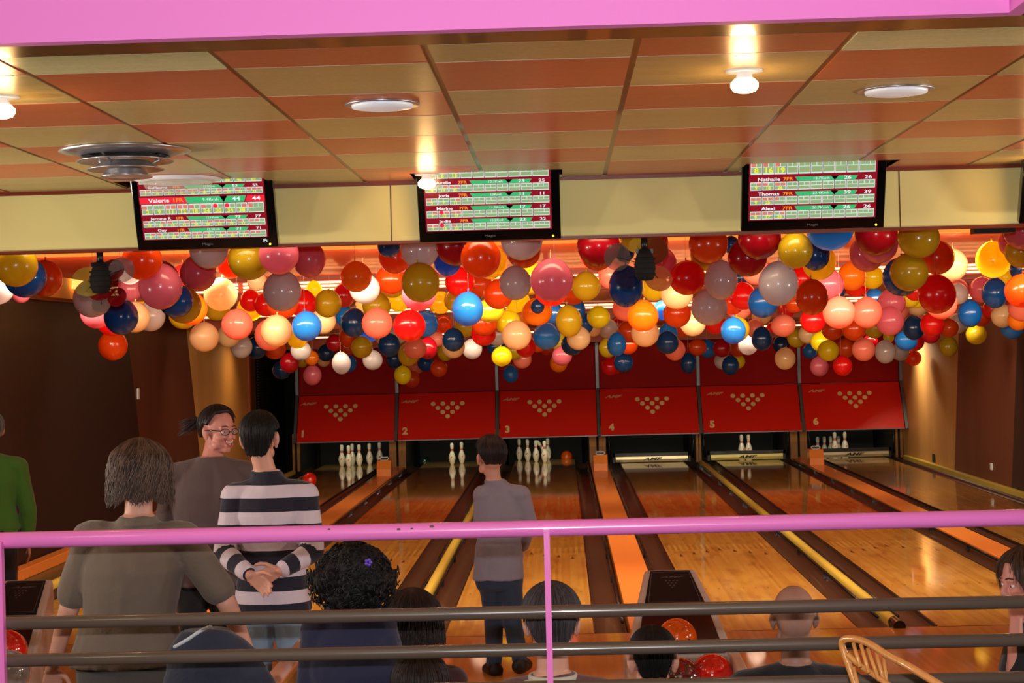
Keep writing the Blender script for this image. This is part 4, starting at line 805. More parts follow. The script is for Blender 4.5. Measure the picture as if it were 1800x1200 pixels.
# ---------------------------------------------------------------- rattan chair on the balcony
m_rattan = M('varnished_rattan', rgb(206, 140, 74), 0.25, coat=0.6, bump=0.15, bscale=60)
t0 = P(1560, 1150, 4.9); ch = thing('rattan_chair', 'varnished rattan chair with a hooped slatted back in front of the railing at lower right', 'chair', (t0.x, t0.y, 0.5))
def C(px, py, d): return P(px, py, d) - V((t0.x, t0.y, 0.5))
hoop = [C(1530, 1290, 4.95), C(1512, 1230, 4.98), C(1496, 1180, 5.0), C(1483, 1145, 5.02), C(1478, 1127, 5.02), C(1490, 1121, 5.0), C(1512, 1124, 4.96), C(1535, 1134, 4.9), C(1554, 1148, 4.85), C(1600, 1172, 4.75), C(1650, 1202, 4.66), C(1720, 1250, 4.55), C(1745, 1300, 4.5)]
def smooth_path(p, n=3):
    for _ in range(n):
        q = [p[0]]
        for a, c in zip(p[:-1], p[1:]): q += [a.lerp(c, 0.25), a.lerp(c, 0.75)]
        q.append(p[-1]); p = q
    return p
MB().tube(smooth_path(hoop, 2), 0.0105, 12).build('back_hoop', m_rattan, ch)
inner = [C(1490, 1150, 5.0), C(1512, 1170, 4.97), C(1540, 1188, 4.92), C(1575, 1212, 4.85), C(1620, 1240, 4.75), C(1680, 1280, 4.65)]
MB().tube(smooth_path(inner, 2), 0.0085, 10).build('inner_rail', m_rattan, ch)
for k, (xa, ya, xb, yb) in enumerate(((1500, 1130, 1512, 1172), (1513, 1132, 1527, 1182), (1525, 1138, 1545, 1196), (1539, 1144, 1556, 1204), (1553, 1152, 1560, 1212), (1500, 1172, 1520, 1250))):
    MB().tube([C(xa, ya, 4.94), C(xb, yb, 4.9)], 0.0058, 8).build('slat', m_rattan, ch)
sc = C(1625, 1360, 4.72)
MB().lathe([(0.0, 0.0), (0.2, 0.0), (0.21, 0.02), (0.2, 0.04), (0.0, 0.045)], sc, 28).build('seat', m_rattan, ch)
for a in (0.6, 2.3, 3.9, 5.5): MB().tube([sc + V((math.cos(a) * .17, math.sin(a) * .17, 0.01)), V((sc.x + math.cos(a) * .21, sc.y + math.sin(a) * .21, 0.0))], 0.013, 10).build('leg', m_rattan, ch)

# ---------------------------------------------------------------- balloons
BC = {'W': ('white', (214, 200, 204)), 'C': ('lit white', (245, 208, 160)), 'P': ('pink', (222, 110, 132)), 'S': ('salmon', (250, 142, 122)), 'R': ('red', (236, 22, 24)), 'K': ('shaded red', (176, 10, 30)),  # some tones are lit and shaded versions of one colour, light put into it
      'O': ('orange', (224, 74, 14)), 'T': ('bright orange', (255, 140, 22)), 'Y': ('shaded yellow', (208, 174, 30)), 'L': ('lit yellow', (244, 222, 26)), 'B': ('blue', (16, 88, 170)), 'N': ('shaded blue', (14, 60, 114)), 'A': ('lit blue', (40, 130, 222))}
def latex(key):
    nm, c = BC[key]; m = bpy.data.materials.new('latex_' + nm.replace(' ', '_')); m.use_nodes = True; nt = m.node_tree; N = nt.nodes; Lk = nt.links
    b = N['Principled BSDF']; b.inputs['Base Color'].default_value = rgb(*c); b.inputs['Roughness'].default_value = 0.22; b.inputs['Coat Weight'].default_value = 0.4; b.inputs['Coat Roughness'].default_value = 0.07
    tr = N.new('ShaderNodeBsdfTranslucent'); tr.inputs[0].default_value = rgb(*c); mx = N.new('ShaderNodeMixShader'); mx.inputs[0].default_value = 0.42
    out = N['Material Output']; Lk.new(b.outputs[0], mx.inputs[1]); Lk.new(tr.outputs[0], mx.inputs[2]); Lk.new(mx.outputs[0], out.inputs[0]); return m
LM = {k: latex(k) for k in BC}
m_string = M('pale_string', rgb(190, 150, 120), 0.7)
# one balloon body (unit diameter, widest a little above the middle when hanging knot-up) per colour
def body_mesh(key):
    prof = []
    for k in range(17):
        e = -PI / 2 + PI * k / 16; z = math.sin(e) * 0.5; r = math.cos(e) * 0.5
        if z > 0: r *= 1 - 0.10 * (z * 2) ** 2 * (1 - (z * 2) ** 6); 
        prof.append((max(r, 0.0), z))
    prof[-1] = (0.018, 0.505); prof.append((0.014, 0.53))
    return MB().lathe(prof, seg=28).mesh('balloon', LM[key])
BM = {k: body_mesh(k) for k in BC}
KM = {k: MB().lathe([(0.012, 0.50), (0.026, 0.53), (0.014, 0.55), (0.034, 0.575), (0.03, 0.58), (0.0, 0.56)], seg=10).mesh('knot', LM[k]) for k in BC}
def ceil_z(y): return 2.87 if y < 1 else (2.755 if y < 5 else (2.55 if y < 10 else (2.30 if y < 16 else 2.06)))
bl = []
for s in BALLOONS.split():
    f = s.split(','); bl.append((float(f[0]), float(f[1]), float(f[2]), float(f[3]), f[4], float(f[5])))
def where(x, y):
    if y < 470: row = 'right under the header'
    elif y > 615: row = 'in the lowest fringe'
    elif y < 545: row = 'in the upper cluster'
    else: row = 'in the lower cluster'
    cols = [(-99, 'at the far left'), (130, 'by the left spotlight'), (243, 'below the left screen'), (487, 'left of the middle screen'), (738, 'below the middle screen'), (986, 'right of the middle screen'),
            (1085, 'by the right spotlight'), (1190, 'left of the right screen'), (1303, 'below the right screen'), (1550, 'right of the right screen'), (1690, 'at the far right')]
    return row, [n for a, n in cols if x >= a][-1]
def size(d): return 'big' if d > 64 else ('medium' if d > 47 else ('small' if d > 33 else 'tiny'))
def rel(b, o):
    dx, dy = o[0] - b[0], o[1] - b[1]
    if abs(dx) > abs(dy) * 1.6: return 'left of' if dx > 0 else 'right of'
    if abs(dy) > abs(dx) * 1.6: return 'above' if dy > 0 else 'below'
    return ('upper ' if dy > 0 else 'lower ') + ('left of' if dx > 0 else 'right of')
cands = []
for i, b in enumerate(bl):
    sz = size((b[2] * b[3]) ** .5); cn = BC[b[4]][0]; row, colm = where(b[0], b[1])
    near = sorted((o for j, o in enumerate(bl) if j != i), key=lambda o: (o[0] - b[0]) ** 2 + (o[1] - b[1]) ** 2)[:5]
    L = ['%s %s balloon %s %s' % (sz, cn, row, colm)]
    for o in near: L.append('%s %s balloon %s a %s one, %s' % (sz, cn, rel(b, o), BC[o[4]][0], colm))
    for o in near: L.append('%s %s balloon %s a %s one, %s' % (sz, cn, rel(b, o), size((o[2] * o[3]) ** .5) + ' ' + BC[o[4]][0], row))
    for a in range(4):
        for c in range(a + 1, 5): L.append('%s %s balloon %s a %s one and %s a %s one, %s' % (sz, cn, rel(b, near[a]), BC[near[a][4]][0], rel(b, near[c]), BC[near[c][4]][0], colm))
    cands.append([' '.join(l.split()) for l in L])
labels = {}
from collections import Counter
for depth in range(22):
    cnt = Counter(c[min(depth, len(c) - 1)] for i, c in enumerate(cands) if i not in labels)
    for i, c in enumerate(cands):
        if i in labels: continue
        l = c[min(depth, len(c) - 1)]
        if cnt[l] == 1 and l not in labels.values() and len(l.split()) <= 16: labels[i] = l
for i, (px, py, bw, bh, key, d) in enumerate(bl):
    p = P(px, py, d); s = d / FPX * 0.985
    o = bpy.data.objects.new('balloon', BM[key]); COL.objects.link(o); o.location = p
    o.scale = (bw * s, min(bw, bh) * s, bh * s); o.rotation_euler = (random.uniform(-.12, .12), random.uniform(-.12, .12), random.uniform(0, 6))
    tag(o, labels.get(i, cands[i][-1]), 'balloon', 'party balloons hanging over the lanes')
    k = bpy.data.objects.new('knot', KM[key]); COL.objects.link(k); k.parent = o
    top = V((0, 0, 0.58)); zc = ceil_z(p.y)
    ln = zc - (p.z + 0.58 * bh * s)
    if ln > 0.003:
        R = o.rotation_euler.to_matrix(); S = o.scale; pt = lambda v: R @ V((v.x * S.x, v.y * S.y, v.z * S.z))
        a = pt(V((0, 0, 0.57))); e = V((a.x, a.y, zc - p.z + 0.0))
        Ri = R.inverted(); loc = lambda v: V(((Ri @ v).x / S.x, (Ri @ v).y / S.y, (Ri @ v).z / S.z))
        MB().tube([loc(a), loc(e)], 0.0012 / (bw * s), 4).build('string', m_string, o)
# ---------------------------------------------------------------- people
def lerp(a, b, t): return V(a) * (1 - t) + V(b) * t
def capsule(mb, p0, p1, r0, r1, seg=14):
    p0, p1 = V(p0), V(p1); t = p1 - p0
    if t.length < 1e-6: return mb.ball(p0, r0, seg, 8)
    t.normalize(); pts, rr = [], []
    for k in range(4): a = PI / 2 * (1 - k / 4); pts.append(p0 - t * math.sin(a) * r0); rr.append(max(math.cos(a) * r0, 1e-4))
    pts.append(p0); rr.append(r0); pts.append(p1); rr.append(r1)
    for k in range(1, 5): a = PI / 2 * k / 4; pts.append(p1 + t * math.sin(a) * r1); rr.append(max(math.cos(a) * r1, 1e-4))
    return mb.tube(pts, rr, seg)
def loft(mb, rings, seg=24):
    """rings: (centre, rx, ry, yaw) horizontal ellipses, bottom to top"""
    vs = []; fs = []
    R = [rings[0]] + list(rings) + [rings[-1]]
    for c, rx, ry, yaw in rings:
        for k in range(seg):
            a = 2 * PI * k / seg; u = V((math.copysign(abs(math.cos(a)) ** .85, math.cos(a)) * rx, math.copysign(abs(math.sin(a)) ** .85, math.sin(a)) * ry, 0)); u.rotate(Matrix.Rotation(yaw, 3, 'Z')); vs.append(V(c) + u)
    n = len(rings)
    for i in range(n - 1):
        for k in range(seg): fs.append((i * seg + k, i * seg + (k + 1) % seg, (i + 1) * seg + (k + 1) % seg, (i + 1) * seg + k))
    fs.append(tuple(range(seg - 1, -1, -1))); fs.append(tuple((n - 1) * seg + k for k in range(seg)))
    return mb.add(vs, fs, 0, True)
def ellipsoid(mb, c, r, M3=None, seg=20, rings=12):
    t = MB().ball((0, 0, 0), r, seg, rings); vs = [(M3 @ V(v) if M3 else V(v)) + V(c) for v in t.v]
    return mb.add(vs, t.f, 0, True)
def remesh(mb, name, mat, parent, voxel=0.007, smooth=4, nz=0.0, nscale=6.0, attr=None, stretch=(1, 1, 1)):
    me = mb.mesh(name, mat); o = bpy.data.objects.new(name, me); COL.objects.link(o)
    a = o.modifiers.new('r', 'REMESH'); a.mode = 'VOXEL'; a.voxel_size = voxel; a.use_smooth_shade = True
    s = o.modifiers.new('s', 'SMOOTH'); s.factor = 0.5; s.iterations = smooth
    dg = bpy.context.evaluated_depsgraph_get(); dg.update()
    m2 = bpy.data.meshes.new_from_object(o.evaluated_get(dg)); m2.name = name; o.modifiers.clear(); o.data = m2; bpy.data.meshes.remove(me)
    if not m2.materials: m2.materials.append(mat)
    m2.polygons.foreach_set('use_smooth', [True] * len(m2.polygons))
    if nz:
        off = V((random.random() * 50, random.random() * 50, 0))
        co = [v.co.copy() for v in m2.vertices]; no = [v.normal.copy() for v in m2.vertices]
        for i, v in enumerate(m2.vertices):
            q = V((co[i].x * stretch[0], co[i].y * stretch[1], co[i].z * stretch[2])) * nscale + off
            f = noise.noise(q) + 0.5 * noise.noise(q * 2.3); v.co = co[i] + no[i] * (f * nz)
    if attr:
        at = m2.attributes.new('stripe', 'FLOAT', 'POINT')
        at.data.foreach_set('value', [attr(v.co) for v in m2.vertices])
    m2.update(); o.parent = parent; return o
SKIN = {'pale': M('skin_pale', rgb(206, 150, 128), 0.5), 'tan': M('skin_tan', rgb(188, 128, 104), 0.5), 'bald': M('skin_stubble', rgb(160, 118, 102), 0.5), 'shade': M('skin_rosy', rgb(200, 132, 118), 0.5)}
for m in SKIN.values():
    b = m.node_tree.nodes['Principled BSDF']; b.inputs['Subsurface Weight'].default_value = 0.12; b.inputs['Subsurface Scale'].default_value = 0.02
def cloth(name, c, rough=0.85, c2=None): return M(name, c, rough, sheen=0.15, bump=0.15, bscale=90)
def hairmat(name, c): return M(name, c, 0.5, spec=0.35)

def hand(mb, w, d, pn, side, k=1.0, curl=0.5, spread=0.0):
    """w wrist, d pointing direction, pn palm normal (palm side), side: direction of the thumb"""
    w, d, pn, side = V(w), V(d).normalized(), V(pn).normalized(), V(side).normalized()
    side = (side - d * side.dot(d)).normalized(); pn = d.cross(side) * (1 if d.cross(side).dot(pn) > 0 else -1)
    L = 0.088 * k
    for i, (u, fl) in enumerate(((0.030, 0.070), (0.010, 0.080), (-0.011, 0.074), (-0.031, 0.058))):
        kn = w + d * (L - abs(u) * .25) + side * u * k * 1.05
        capsule(mb, w + d * 0.012 + side * u * 0.55 * k, kn, 0.0145 * k, 0.0115 * k, 10)
        q = kn; dirv = (d + side * (u * 3.0 * spread)).normalized(); ang = 0
        for j, f in enumerate((0.45, 0.30, 0.25)):
            ang += curl * (0.55 + .25 * j); v = (dirv * math.cos(ang) + pn * math.sin(ang)); e = q + v * fl * f * k * 1.15
            capsule(mb, q, e, (0.0098 - .0010 * j) * k, (0.0090 - .0010 * j) * k, 10); q = e
    b0 = w + d * 0.028 + side * 0.028 * k; b1 = b0 + (d * 0.62 + side * 0.75 + pn * 0.25).normalized() * 0.040 * k; b2 = b1 + (d * 0.85 + side * 0.45 + pn * 0.35).normalized() * 0.030 * k; b3 = b2 + (d + side * .1 + pn * .35).normalized() * 0.024 * k
    capsule(mb, b0, b1, 0.0145 * k, 0.0115 * k, 10); capsule(mb, b1, b2, 0.0112 * k, 0.0102 * k, 10); capsule(mb, b2, b3, 0.010 * k, 0.0085 * k, 10)

def headframe(yaw, pitch=0.0, roll=0.0):
    return Matrix.Rotation(yaw, 3, 'Z') @ Matrix.Rotation(pitch, 3, 'X') @ Matrix.Rotation(roll, 3, 'Y')
def head(mb, c, R, k=1.0, open_mouth=False, wide=1.0, ear=1.0):
    """c head centre at eye height; R local frame (x right of the person, y forward, z up)"""
    c = V(c)
    def L(x, y, z): return c + R @ V((x * k * wide, y * k, z * k))
    def E(x, y, z, r): ellipsoid(mb, L(x, y, z), tuple(a * k for a in r), R)
    E(0, -0.012, 0.032, (0.077 * wide, 0.098, 0.090)); E(0, -0.045, -0.005, (0.066 * wide, 0.06, 0.07))
    E(0, 0.022, -0.035, (0.060 * wide, 0.070, 0.078)); E(0, 0.03, -0.07, (0.045 * wide, 0.055, 0.05)); E(0, 0.068, -0.098, (0.024, 0.022, 0.02))
    for s in (-1, 1):
        E(s * 0.036, 0.062, -0.03, (0.026, 0.026, 0.024)); E(s * 0.05, 0.025, -0.075, (0.016, 0.035, 0.024))
        E(s * (0.076 + .005 * ear), -0.008, -0.012, (0.008 + .003 * ear, 0.019, 0.030 * ear)); E(s * (0.076 + .010 * ear), -0.018, -0.002, (0.006 + .004 * ear, 0.015, 0.026 * ear)); E(s * 0.078, 0.0, -0.035, (0.008, 0.010, 0.012))
        capsule(mb, L(s * 0.016, 0.087, 0.020), L(s * 0.044, 0.078, 0.020), 0.009 * k, 0.008 * k)
        E(s * 0.031, 0.077, -0.001, (0.014, 0.012, 0.011)); E(s * 0.011, 0.100, -0.034, (0.009, 0.010, 0.008))
    capsule(mb, L(0, 0.088, 0.008), L(0, 0.108, -0.028), 0.009 * k, 0.0125 * k); E(0, 0.091, -0.052, (0.026, 0.014, 0.010)); E(0, 0.086, -0.075, (0.022, 0.014, 0.012))
def face_parts(par, c, R, k=1.0, smile=False, iris=rgb(70, 50, 40), smalleyes=False):
    c = V(c); L = lambda x, y, z: c + R @ V((x * k, y * k, z * k))
    for s in (-1, 1):
        b = MB(); t = MB().ball((0, 0, 0), (0.0125 * k, 0.0095 * k, 0.0065 * k if not smile else 0.0048 * k), 14, 8); b.add([L(s * 0.031, 0.0805, -0.001) + R @ V(v) for v in t.v], t.f, 0, True)
        t = MB().ball((0, 0, 0), (0.0052 * k, 0.003 * k, 0.005 * k if not smile else 0.0042 * k), 12, 6); b.add([L(s * 0.031 + 0.001, 0.0882, -0.001) + R @ V(v) for v in t.v], t.f, 1, True)
        b.build('eye', [M('eye_white', rgb(232, 226, 222), 0.2), M('iris', iris, 0.15)], par)
        MB().tube([L(s * 0.014, 0.0985, 0.026), L(s * 0.03, 0.095, 0.032), L(s * 0.047, 0.084, 0.027)], 0.0028 * k, 6).build('eyebrow', M('eyebrow_hair', rgb(60, 38, 28), 0.7), par)
    lip = M('lip', rgb(176, 80, 78), 0.35)
    if smile:
        up = [L(x, 0.104 - abs(x) * 0.55, -0.052 + abs(x) * 0.35 + 0.003) for x in (-.03, -.018, 0, .018, .03)]; lo = [L(x, 0.103 - abs(x) * 0.6, -0.078 + (abs(x) / .03) ** 2 * 0.034) for x in (-.03, -.02, -.01, 0, .01, .02, .03)]
        MB().add([p for p in up] + [p for p in lo[::-1]], [tuple(range(12))], 0).build('mouth', M('mouth_inside', rgb(96, 22, 26), 0.5), par)
        b = MB().tube(up, 0.0034 * k, 8).tube(lo, 0.0042 * k, 8); b.build('lips', lip, par)
        b = MB()
        for j in range(-4, 5): ellipsoid(b, L(j * 0.0052, 0.1035 - abs(j) * 0.0022, -0.0555 + abs(j) * 0.0013), (0.0028 * k, 0.0025 * k, 0.0062 * k), R, 8, 6)
        b.build('teeth', M('tooth', rgb(240, 236, 226), 0.2), par)
    else:
        b = MB().tube([L(-.024, 0.094, -0.064), L(-.01, 0.104, -0.060), L(0, 0.1045, -0.062), L(.01, 0.104, -0.060), L(.024, 0.094, -0.064)], [0.002, .0038, .0034, .0038, .002], 8)
        b.tube([L(-.02, 0.096, -0.067), L(0, 0.104, -0.071), L(.02, 0.096, -0.067)], [0.002, 0.0046, 0.002], 8); b.build('lips', lip, par)

_tone = {}
def tone(mat):
    if mat.name not in _tone:
        c = mat.node_tree.nodes['Principled BSDF'].inputs['Base Color'].default_value; _tone[mat.name] = M(mat.name + '_dark_strands', (c[0] * .35, c[1] * .33, c[2] * .32, 1), 0.5)
    return _tone[mat.name]
def hair(par, c, R, mat, k=1.0, hem=None, thick=0.012, nstr=260, ridge=0.05, seed=1, rough=0.0, strand_r=0.0016, curl=0.0, over=0.01, name='hair', lump=0.0, flare=0.0):
    """cap following the skull; hem(az) = length in metres measured down from the crown along the surface; az 0 = face, +-pi = nape"""
    rnd = random.Random(seed); c = V(c); A = (0.079 + thick) * k, (0.101 + thick) * k, (0.094 + thick) * k
    def surf(az, s, lift=0.0):
        # s path length from crown; quarter ellipse then straight down
        q = A[2] * 1.5; 
        if s < q: e = s / q * (PI / 2); r = math.sin(e); z = math.cos(e) * A[2]
        else: r = 1.0 + flare * (s - q) * 4; z = -(s - q); 
        if s >= q:
            bk = max(0.0, -math.cos(az)); r -= min(0.32, (s - q) * 2.0) * bk * (1 if flare == 0 else 0.2)
        x = math.sin(az) * (A[0] + lift) * r; y = math.cos(az) * (A[1] + lift) * r
        return c + R @ V((x, y - 0.012 * k, z + 0.032 * k))
    na, nsn = 72, 22; vs = []; fs = []
    for i in range(nsn + 1):
        for j in range(na):
            az = 2 * PI * j / na; h = hem(az if az <= PI else az - 2 * PI) * k; h += 0.014 * noise.noise(V((math.cos(az) * 9 + seed * 3, math.sin(az) * 9, 5))) * (h > .15)
            s = h * i / nsn; f = noise.noise(V((math.cos(az) * 7 + seed, math.sin(az) * 7, i * 0.10))) * ridge * A[0]
            if lump: f += noise.noise(V((math.cos(az) * 4 + seed, math.sin(az) * 4, i * 0.45))) * lump
            vs.append(surf(az, s, f * min(1, i / 3)))
    for i in range(nsn):
        for j in range(na): fs.append((i * na + j, (i + 1) * na + j, (i + 1) * na + (j + 1) % na, i * na + (j + 1) % na))
    fs.append(tuple(range(na))); o = len(vs)
    # inner wall so that the cap has real thickness
    for j in range(na):
        v = vs[nsn * na + j]; vs.append(v + (c - v) * 0.14)
    for j in range(na): fs.append((nsn * na + j, o + j, o + (j + 1) % na, nsn * na + (j + 1) % na))
    b = MB().add(vs, fs, 0, True)
    for n in range(nstr):
        az = rnd.uniform(-PI, PI); h = hem(az) * k * rnd.uniform(0.85, 1.0) + over * rnd.uniform(0, 1); s0 = rnd.uniform(0.0, 0.35) * h; pts = []; rr = []; ph = rnd.uniform(0, 6); drift = rnd.uniform(-.15, .15); lf = rnd.uniform(0.001, 0.006) + rough * rnd.random()
        m = 7 if not curl else 16
        for q in range(m + 1):
            t = q / m; s = s0 + (h - s0) * t; a = az + drift * t; off = lf * math.sin(min(1, t * 2) * PI / 2)
            if curl: a += math.sin(ph + t * 22) * curl * 2.2; off += math.cos(ph + t * 22) * curl * 0.15 + rough * t
            pts.append(surf(a, s, off)); rr.append(strand_r * (1 - 0.75 * t ** 3))
        b.tube(pts, rr, 4, 1 if rnd.random() < 0.45 else 0, cap=False)
    return b.build(name, [mat, tone(mat)], par)

class Fig:
    """one person; local frame x to the person's right, y forward, z up; everything in metres"""
    def __init__(s, name_label, loc, yaw, H=1.7, skin='tan', sit=None, fat=1.0, lean=0.0, head_yaw=0.0, head_pitch=0.0, head_roll=0.0, hk=1.0, side=0.0):
        s.t = thing('person', name_label, 'person', loc, yaw); s.H = H; s.skin = SKIN[skin]; s.fat = fat; f = fat
        zp = 0.53 * H if sit is None else sit + 0.09
        s.pel = V((0, 0, zp)); ax = V((math.sin(side), math.sin(lean), math.cos(lean))).normalized(); s.ax = ax
        s.wai = s.pel + ax * 0.085 * H; s.che = s.pel + ax * 0.19 * H; s.sho = s.pel + ax * 0.275 * H; s.nek = s.pel + ax * 0.305 * H
        s.hc = s.nek + V((math.sin(side) * .02, math.sin(lean) * 0.03 + 0.015, 0.10 * H * 0.98)); s.hR = headframe(head_yaw, head_pitch, head_roll); s.hk = hk
        sw = 0.108 * H * (0.5 + 0.5 * f)
        s.j = {}
        for sd, nm in ((-1, 'l'), (1, 'r')):
            s.j['sh' + nm] = s.sho + V((sd * sw, 0, -0.03 * H)); s.j['el' + nm] = s.j['sh' + nm] + V((sd * 0.03, -0.01, -0.168 * H)); s.j['wr' + nm] = s.j['el' + nm] + V((sd * 0.0, 0.05, -0.14 * H))
            s.j['hi' + nm] = s.pel + V((sd * 0.05 * H, 0, -0.02 * H))
            if sit is None: s.j['kn' + nm] = V((sd * 0.052 * H, 0.01, 0.285 * H)); s.j['an' + nm] = V((sd * 0.055 * H, -0.01, 0.045 * H))
            else: s.j['kn' + nm] = s.pel + V((sd * 0.065 * H, 0.245 * H, -0.01)); s.j['an' + nm] = V((sd * 0.07 * H, 0.27 * H, min(0.045 * H, s.pel.z - .3) if s.pel.z < .3 else 0.045 * H))
        s.hand = {'l': dict(d=(0, .2, -1), pn=(1, 0, 0), side=(0, 1, 0), curl=.35), 'r': dict(d=(0, .2, -1), pn=(-1, 0, 0), side=(0, 1, 0), curl=.35)}
        s.sit = sit
    def W(s, p):     # a world point in the person's frame
        return Matrix.Rotation(-s.t.rotation_euler.z, 3, 'Z') @ (V(p) - s.t.location)
    def torso(s, mb, inf=0.0, zlo=-0.07, top=True):
        H, f = s.H, s.fat; a = s.ax
        R = [(s.pel + a * zlo * H, 0.085 * H * f + inf, 0.062 * H * f + inf, 0), (s.pel, 0.098 * H * f + inf, 0.070 * H * f + inf, 0), (s.wai, 0.084 * H * f + inf, 0.060 * H * f + inf, 0),
             (lerp(s.wai, s.che, .6), 0.092 * H * f + inf, 0.066 * H * f + inf, 0), (s.che, 0.102 * H * (.4 + .6 * f) + inf, 0.066 * H * f + inf, 0), (s.sho - a * 0.02 * H, 0.094 * H * (.5 + .5 * f) + inf * .7, 0.052 * H + inf * .8, 0), (s.sho + a * 0.012 * H, 0.056 * H + inf * .5, 0.042 * H + inf * .5, 0)]
        if top: R.append((s.nek, 0.038 * H + inf * .5, 0.038 * H + inf * .4, 0))
        loft(mb, R)
        for nm in 'lr': capsule(mb, s.sho - a * 0.005 * H, s.j['sh' + nm], 0.036 * H + inf * .5, 0.034 * H + inf)
    def arm(s, mb, nm, inf=0.0, part=2.0):
        H = s.H; sh, el, wr = (V(s.j[q + nm]) for q in ('sh', 'el', 'wr'))
        if part >= 1: capsule(mb, sh, el, 0.031 * H + inf, 0.0245 * H + inf); 
        else: capsule(mb, sh, lerp(sh, el, part), 0.031 * H + inf * .9, (0.031 - 0.006 * part) * H + inf * 1.1)
        if part > 1: capsule(mb, el, lerp(el, wr, part - 1), 0.0245 * H + inf, (0.0245 - 0.009 * (part - 1)) * H + inf)
    def leg(s, mb, nm, inf=0.0, part=2.0):
        H = s.H; hi, kn, an = (V(s.j[q + nm]) for q in ('hi', 'kn', 'an'))
        capsule(mb, hi, kn, 0.052 * H + inf, 0.034 * H + inf)
        if part > 1: capsule(mb, kn, lerp(kn, an, .45), 0.034 * H + inf, 0.031 * H + inf); capsule(mb, lerp(kn, an, .45), lerp(kn, an, part - 1), 0.031 * H + inf, 0.021 * H + inf * 1.3)
    def foot(s, mb, nm, inf=0.0, d=None):
        H = s.H; an = V(s.j['an' + nm]); d = V(d or (0, 1, 0)).normalized()
        capsule(mb, an + V((0, 0, -0.015 * H)) - d * 0.02 * H, an + d * 0.095 * H + V((0, 0, -0.028 * H)), 0.024 * H + inf, 0.017 * H + inf); capsule(mb, an, an + d * 0.06 * H + V((0, 0, -0.02 * H)), 0.022 * H + inf, 0.02 * H + inf)
    def body(s, voxel=0.0065, wide=1.0):
        mb = MB(); H = s.H; s.torso(mb)
        capsule(mb, s.nek - s.ax * 0.03, s.hc + s.hR @ V((0, -0.025, -0.05)), 0.034 * H, 0.031 * H)
        for nm in 'lr':
            s.arm(mb, nm); s.leg(mb, nm); s.foot(mb, nm); h = s.hand[nm]; hand(mb, s.j['wr' + nm], h['d'], h['pn'], h['side'], H / 1.75 * h.get('k', 1.0), h['curl'], h.get('spread', 0.3))
        head(mb, s.hc, s.hR, s.hk, wide=wide, ear=getattr(s, 'ear', 1.0)); s.b = remesh(mb, 'body', s.skin, s.t, voxel, 3)
        return s.b
    def shirt(s, mat, name='shirt', sleeve=2.0, inf=0.014, zlo=-0.10, nz=0.006, attr=None, voxel=0.009, flare=0.0):
        mb = MB(); s.torso(mb, inf, zlo)
        if flare: loft(mb, [(s.pel + s.ax * zlo * s.H, 0.10 * s.H * s.fat + flare, 0.078 * s.H * s.fat + flare, 0), (s.wai, 0.09 * s.H * s.fat + inf, 0.066 * s.H * s.fat + inf, 0)])
        for nm in 'lr': s.arm(mb, nm, inf, sleeve)
        return remesh(mb, name, mat, s.t, voxel, 4, nz, 7.0, attr, (1.6, 1.6, 0.7))
    def pants(s, mat, name='trousers', inf=0.012):
        mb = MB(); H = s.H
        loft(mb, [(s.pel - V((0, 0, 0.07 * H)), 0.088 * H * s.fat + inf, 0.064 * H * s.fat + inf, 0), (s.pel, 0.099 * H * s.fat + inf, 0.071 * H * s.fat + inf, 0), (lerp(s.pel, s.wai, .6), 0.09 * H * s.fat + inf * .7, 0.064 * H * s.fat + inf * .7, 0)])
        for nm in 'lr': s.leg(mb, nm, inf)
        return remesh(mb, name, mat, s.t, 0.011, 4, 0.006, 8.0)
    def shoes(s, mat, ds=None):
        for nm in 'lr': mb = MB(); s.foot(mb, nm, 0.014, (ds or {}).get(nm)); remesh(mb, 'shoe', mat, s.t, 0.009, 2)
    def short_hair(s, mat, seed=1, thick=0.012, back=0.235, front=0.085, side=0.15, **kw):
        def hem(az):
            a = abs(az)
            if a < 0.8: return front + 0.02 * a
            if a < 1.45: return front + 0.016 + (side - front - .016) * (a - .8) / .65
            if a < 1.9: return side
            return side + (back - side) * min(1, (a - 1.9) / .6)
        kw.setdefault('over', 0.006)
        return hair(s.t, s.hc, s.hR, mat, s.hk, hem, thick, seed=seed, **kw)
def place(px, py, d, z=0.0): p = P(px, py, d); return V((p.x, p.y, z))
m_hblack, m_hdark, m_hbrown, m_hgrey = hairmat('black_hair', rgb(22, 17, 17)), hairmat('dark_brown_hair', rgb(40, 24, 22)), hairmat('ash_brown_hair', rgb(90, 68, 56)), hairmat('grey_hair', rgb(120, 112, 104))
m_jeans, m_lightjeans, m_blktr, m_shoe = cloth('dark_denim', rgb(38, 52, 74)), cloth('light_denim', rgb(120, 146, 170)), cloth('black_trousers', rgb(20, 18, 22)), M('dark_shoe', rgb(24, 22, 26), 0.5)
m_buckle = M('silver', rgb(210, 210, 214), 0.2, metal=0.9)

# 1 man in green at the left edge, half out of the picture
f = Fig('grey-haired man in a green sweater cut off by the left edge of the photo', place(-14, 900, 11.9), 0.25, 1.64, 'tan', head_yaw=0.3)
f.j['elr'] = f.j['shr'] + V((0.06, -0.02, -0.28)); f.j['wrr'] = f.j['elr'] + V((0.0, 0.06, -0.24))
f.body(0.009); f.shirt(cloth('green_wool', rgb(64, 110, 28)), 'sweater', 1.97, 0.018, -0.06); f.pants(m_blktr); f.shoes(m_shoe); f.short_hair(m_hgrey, 3, nstr=300)

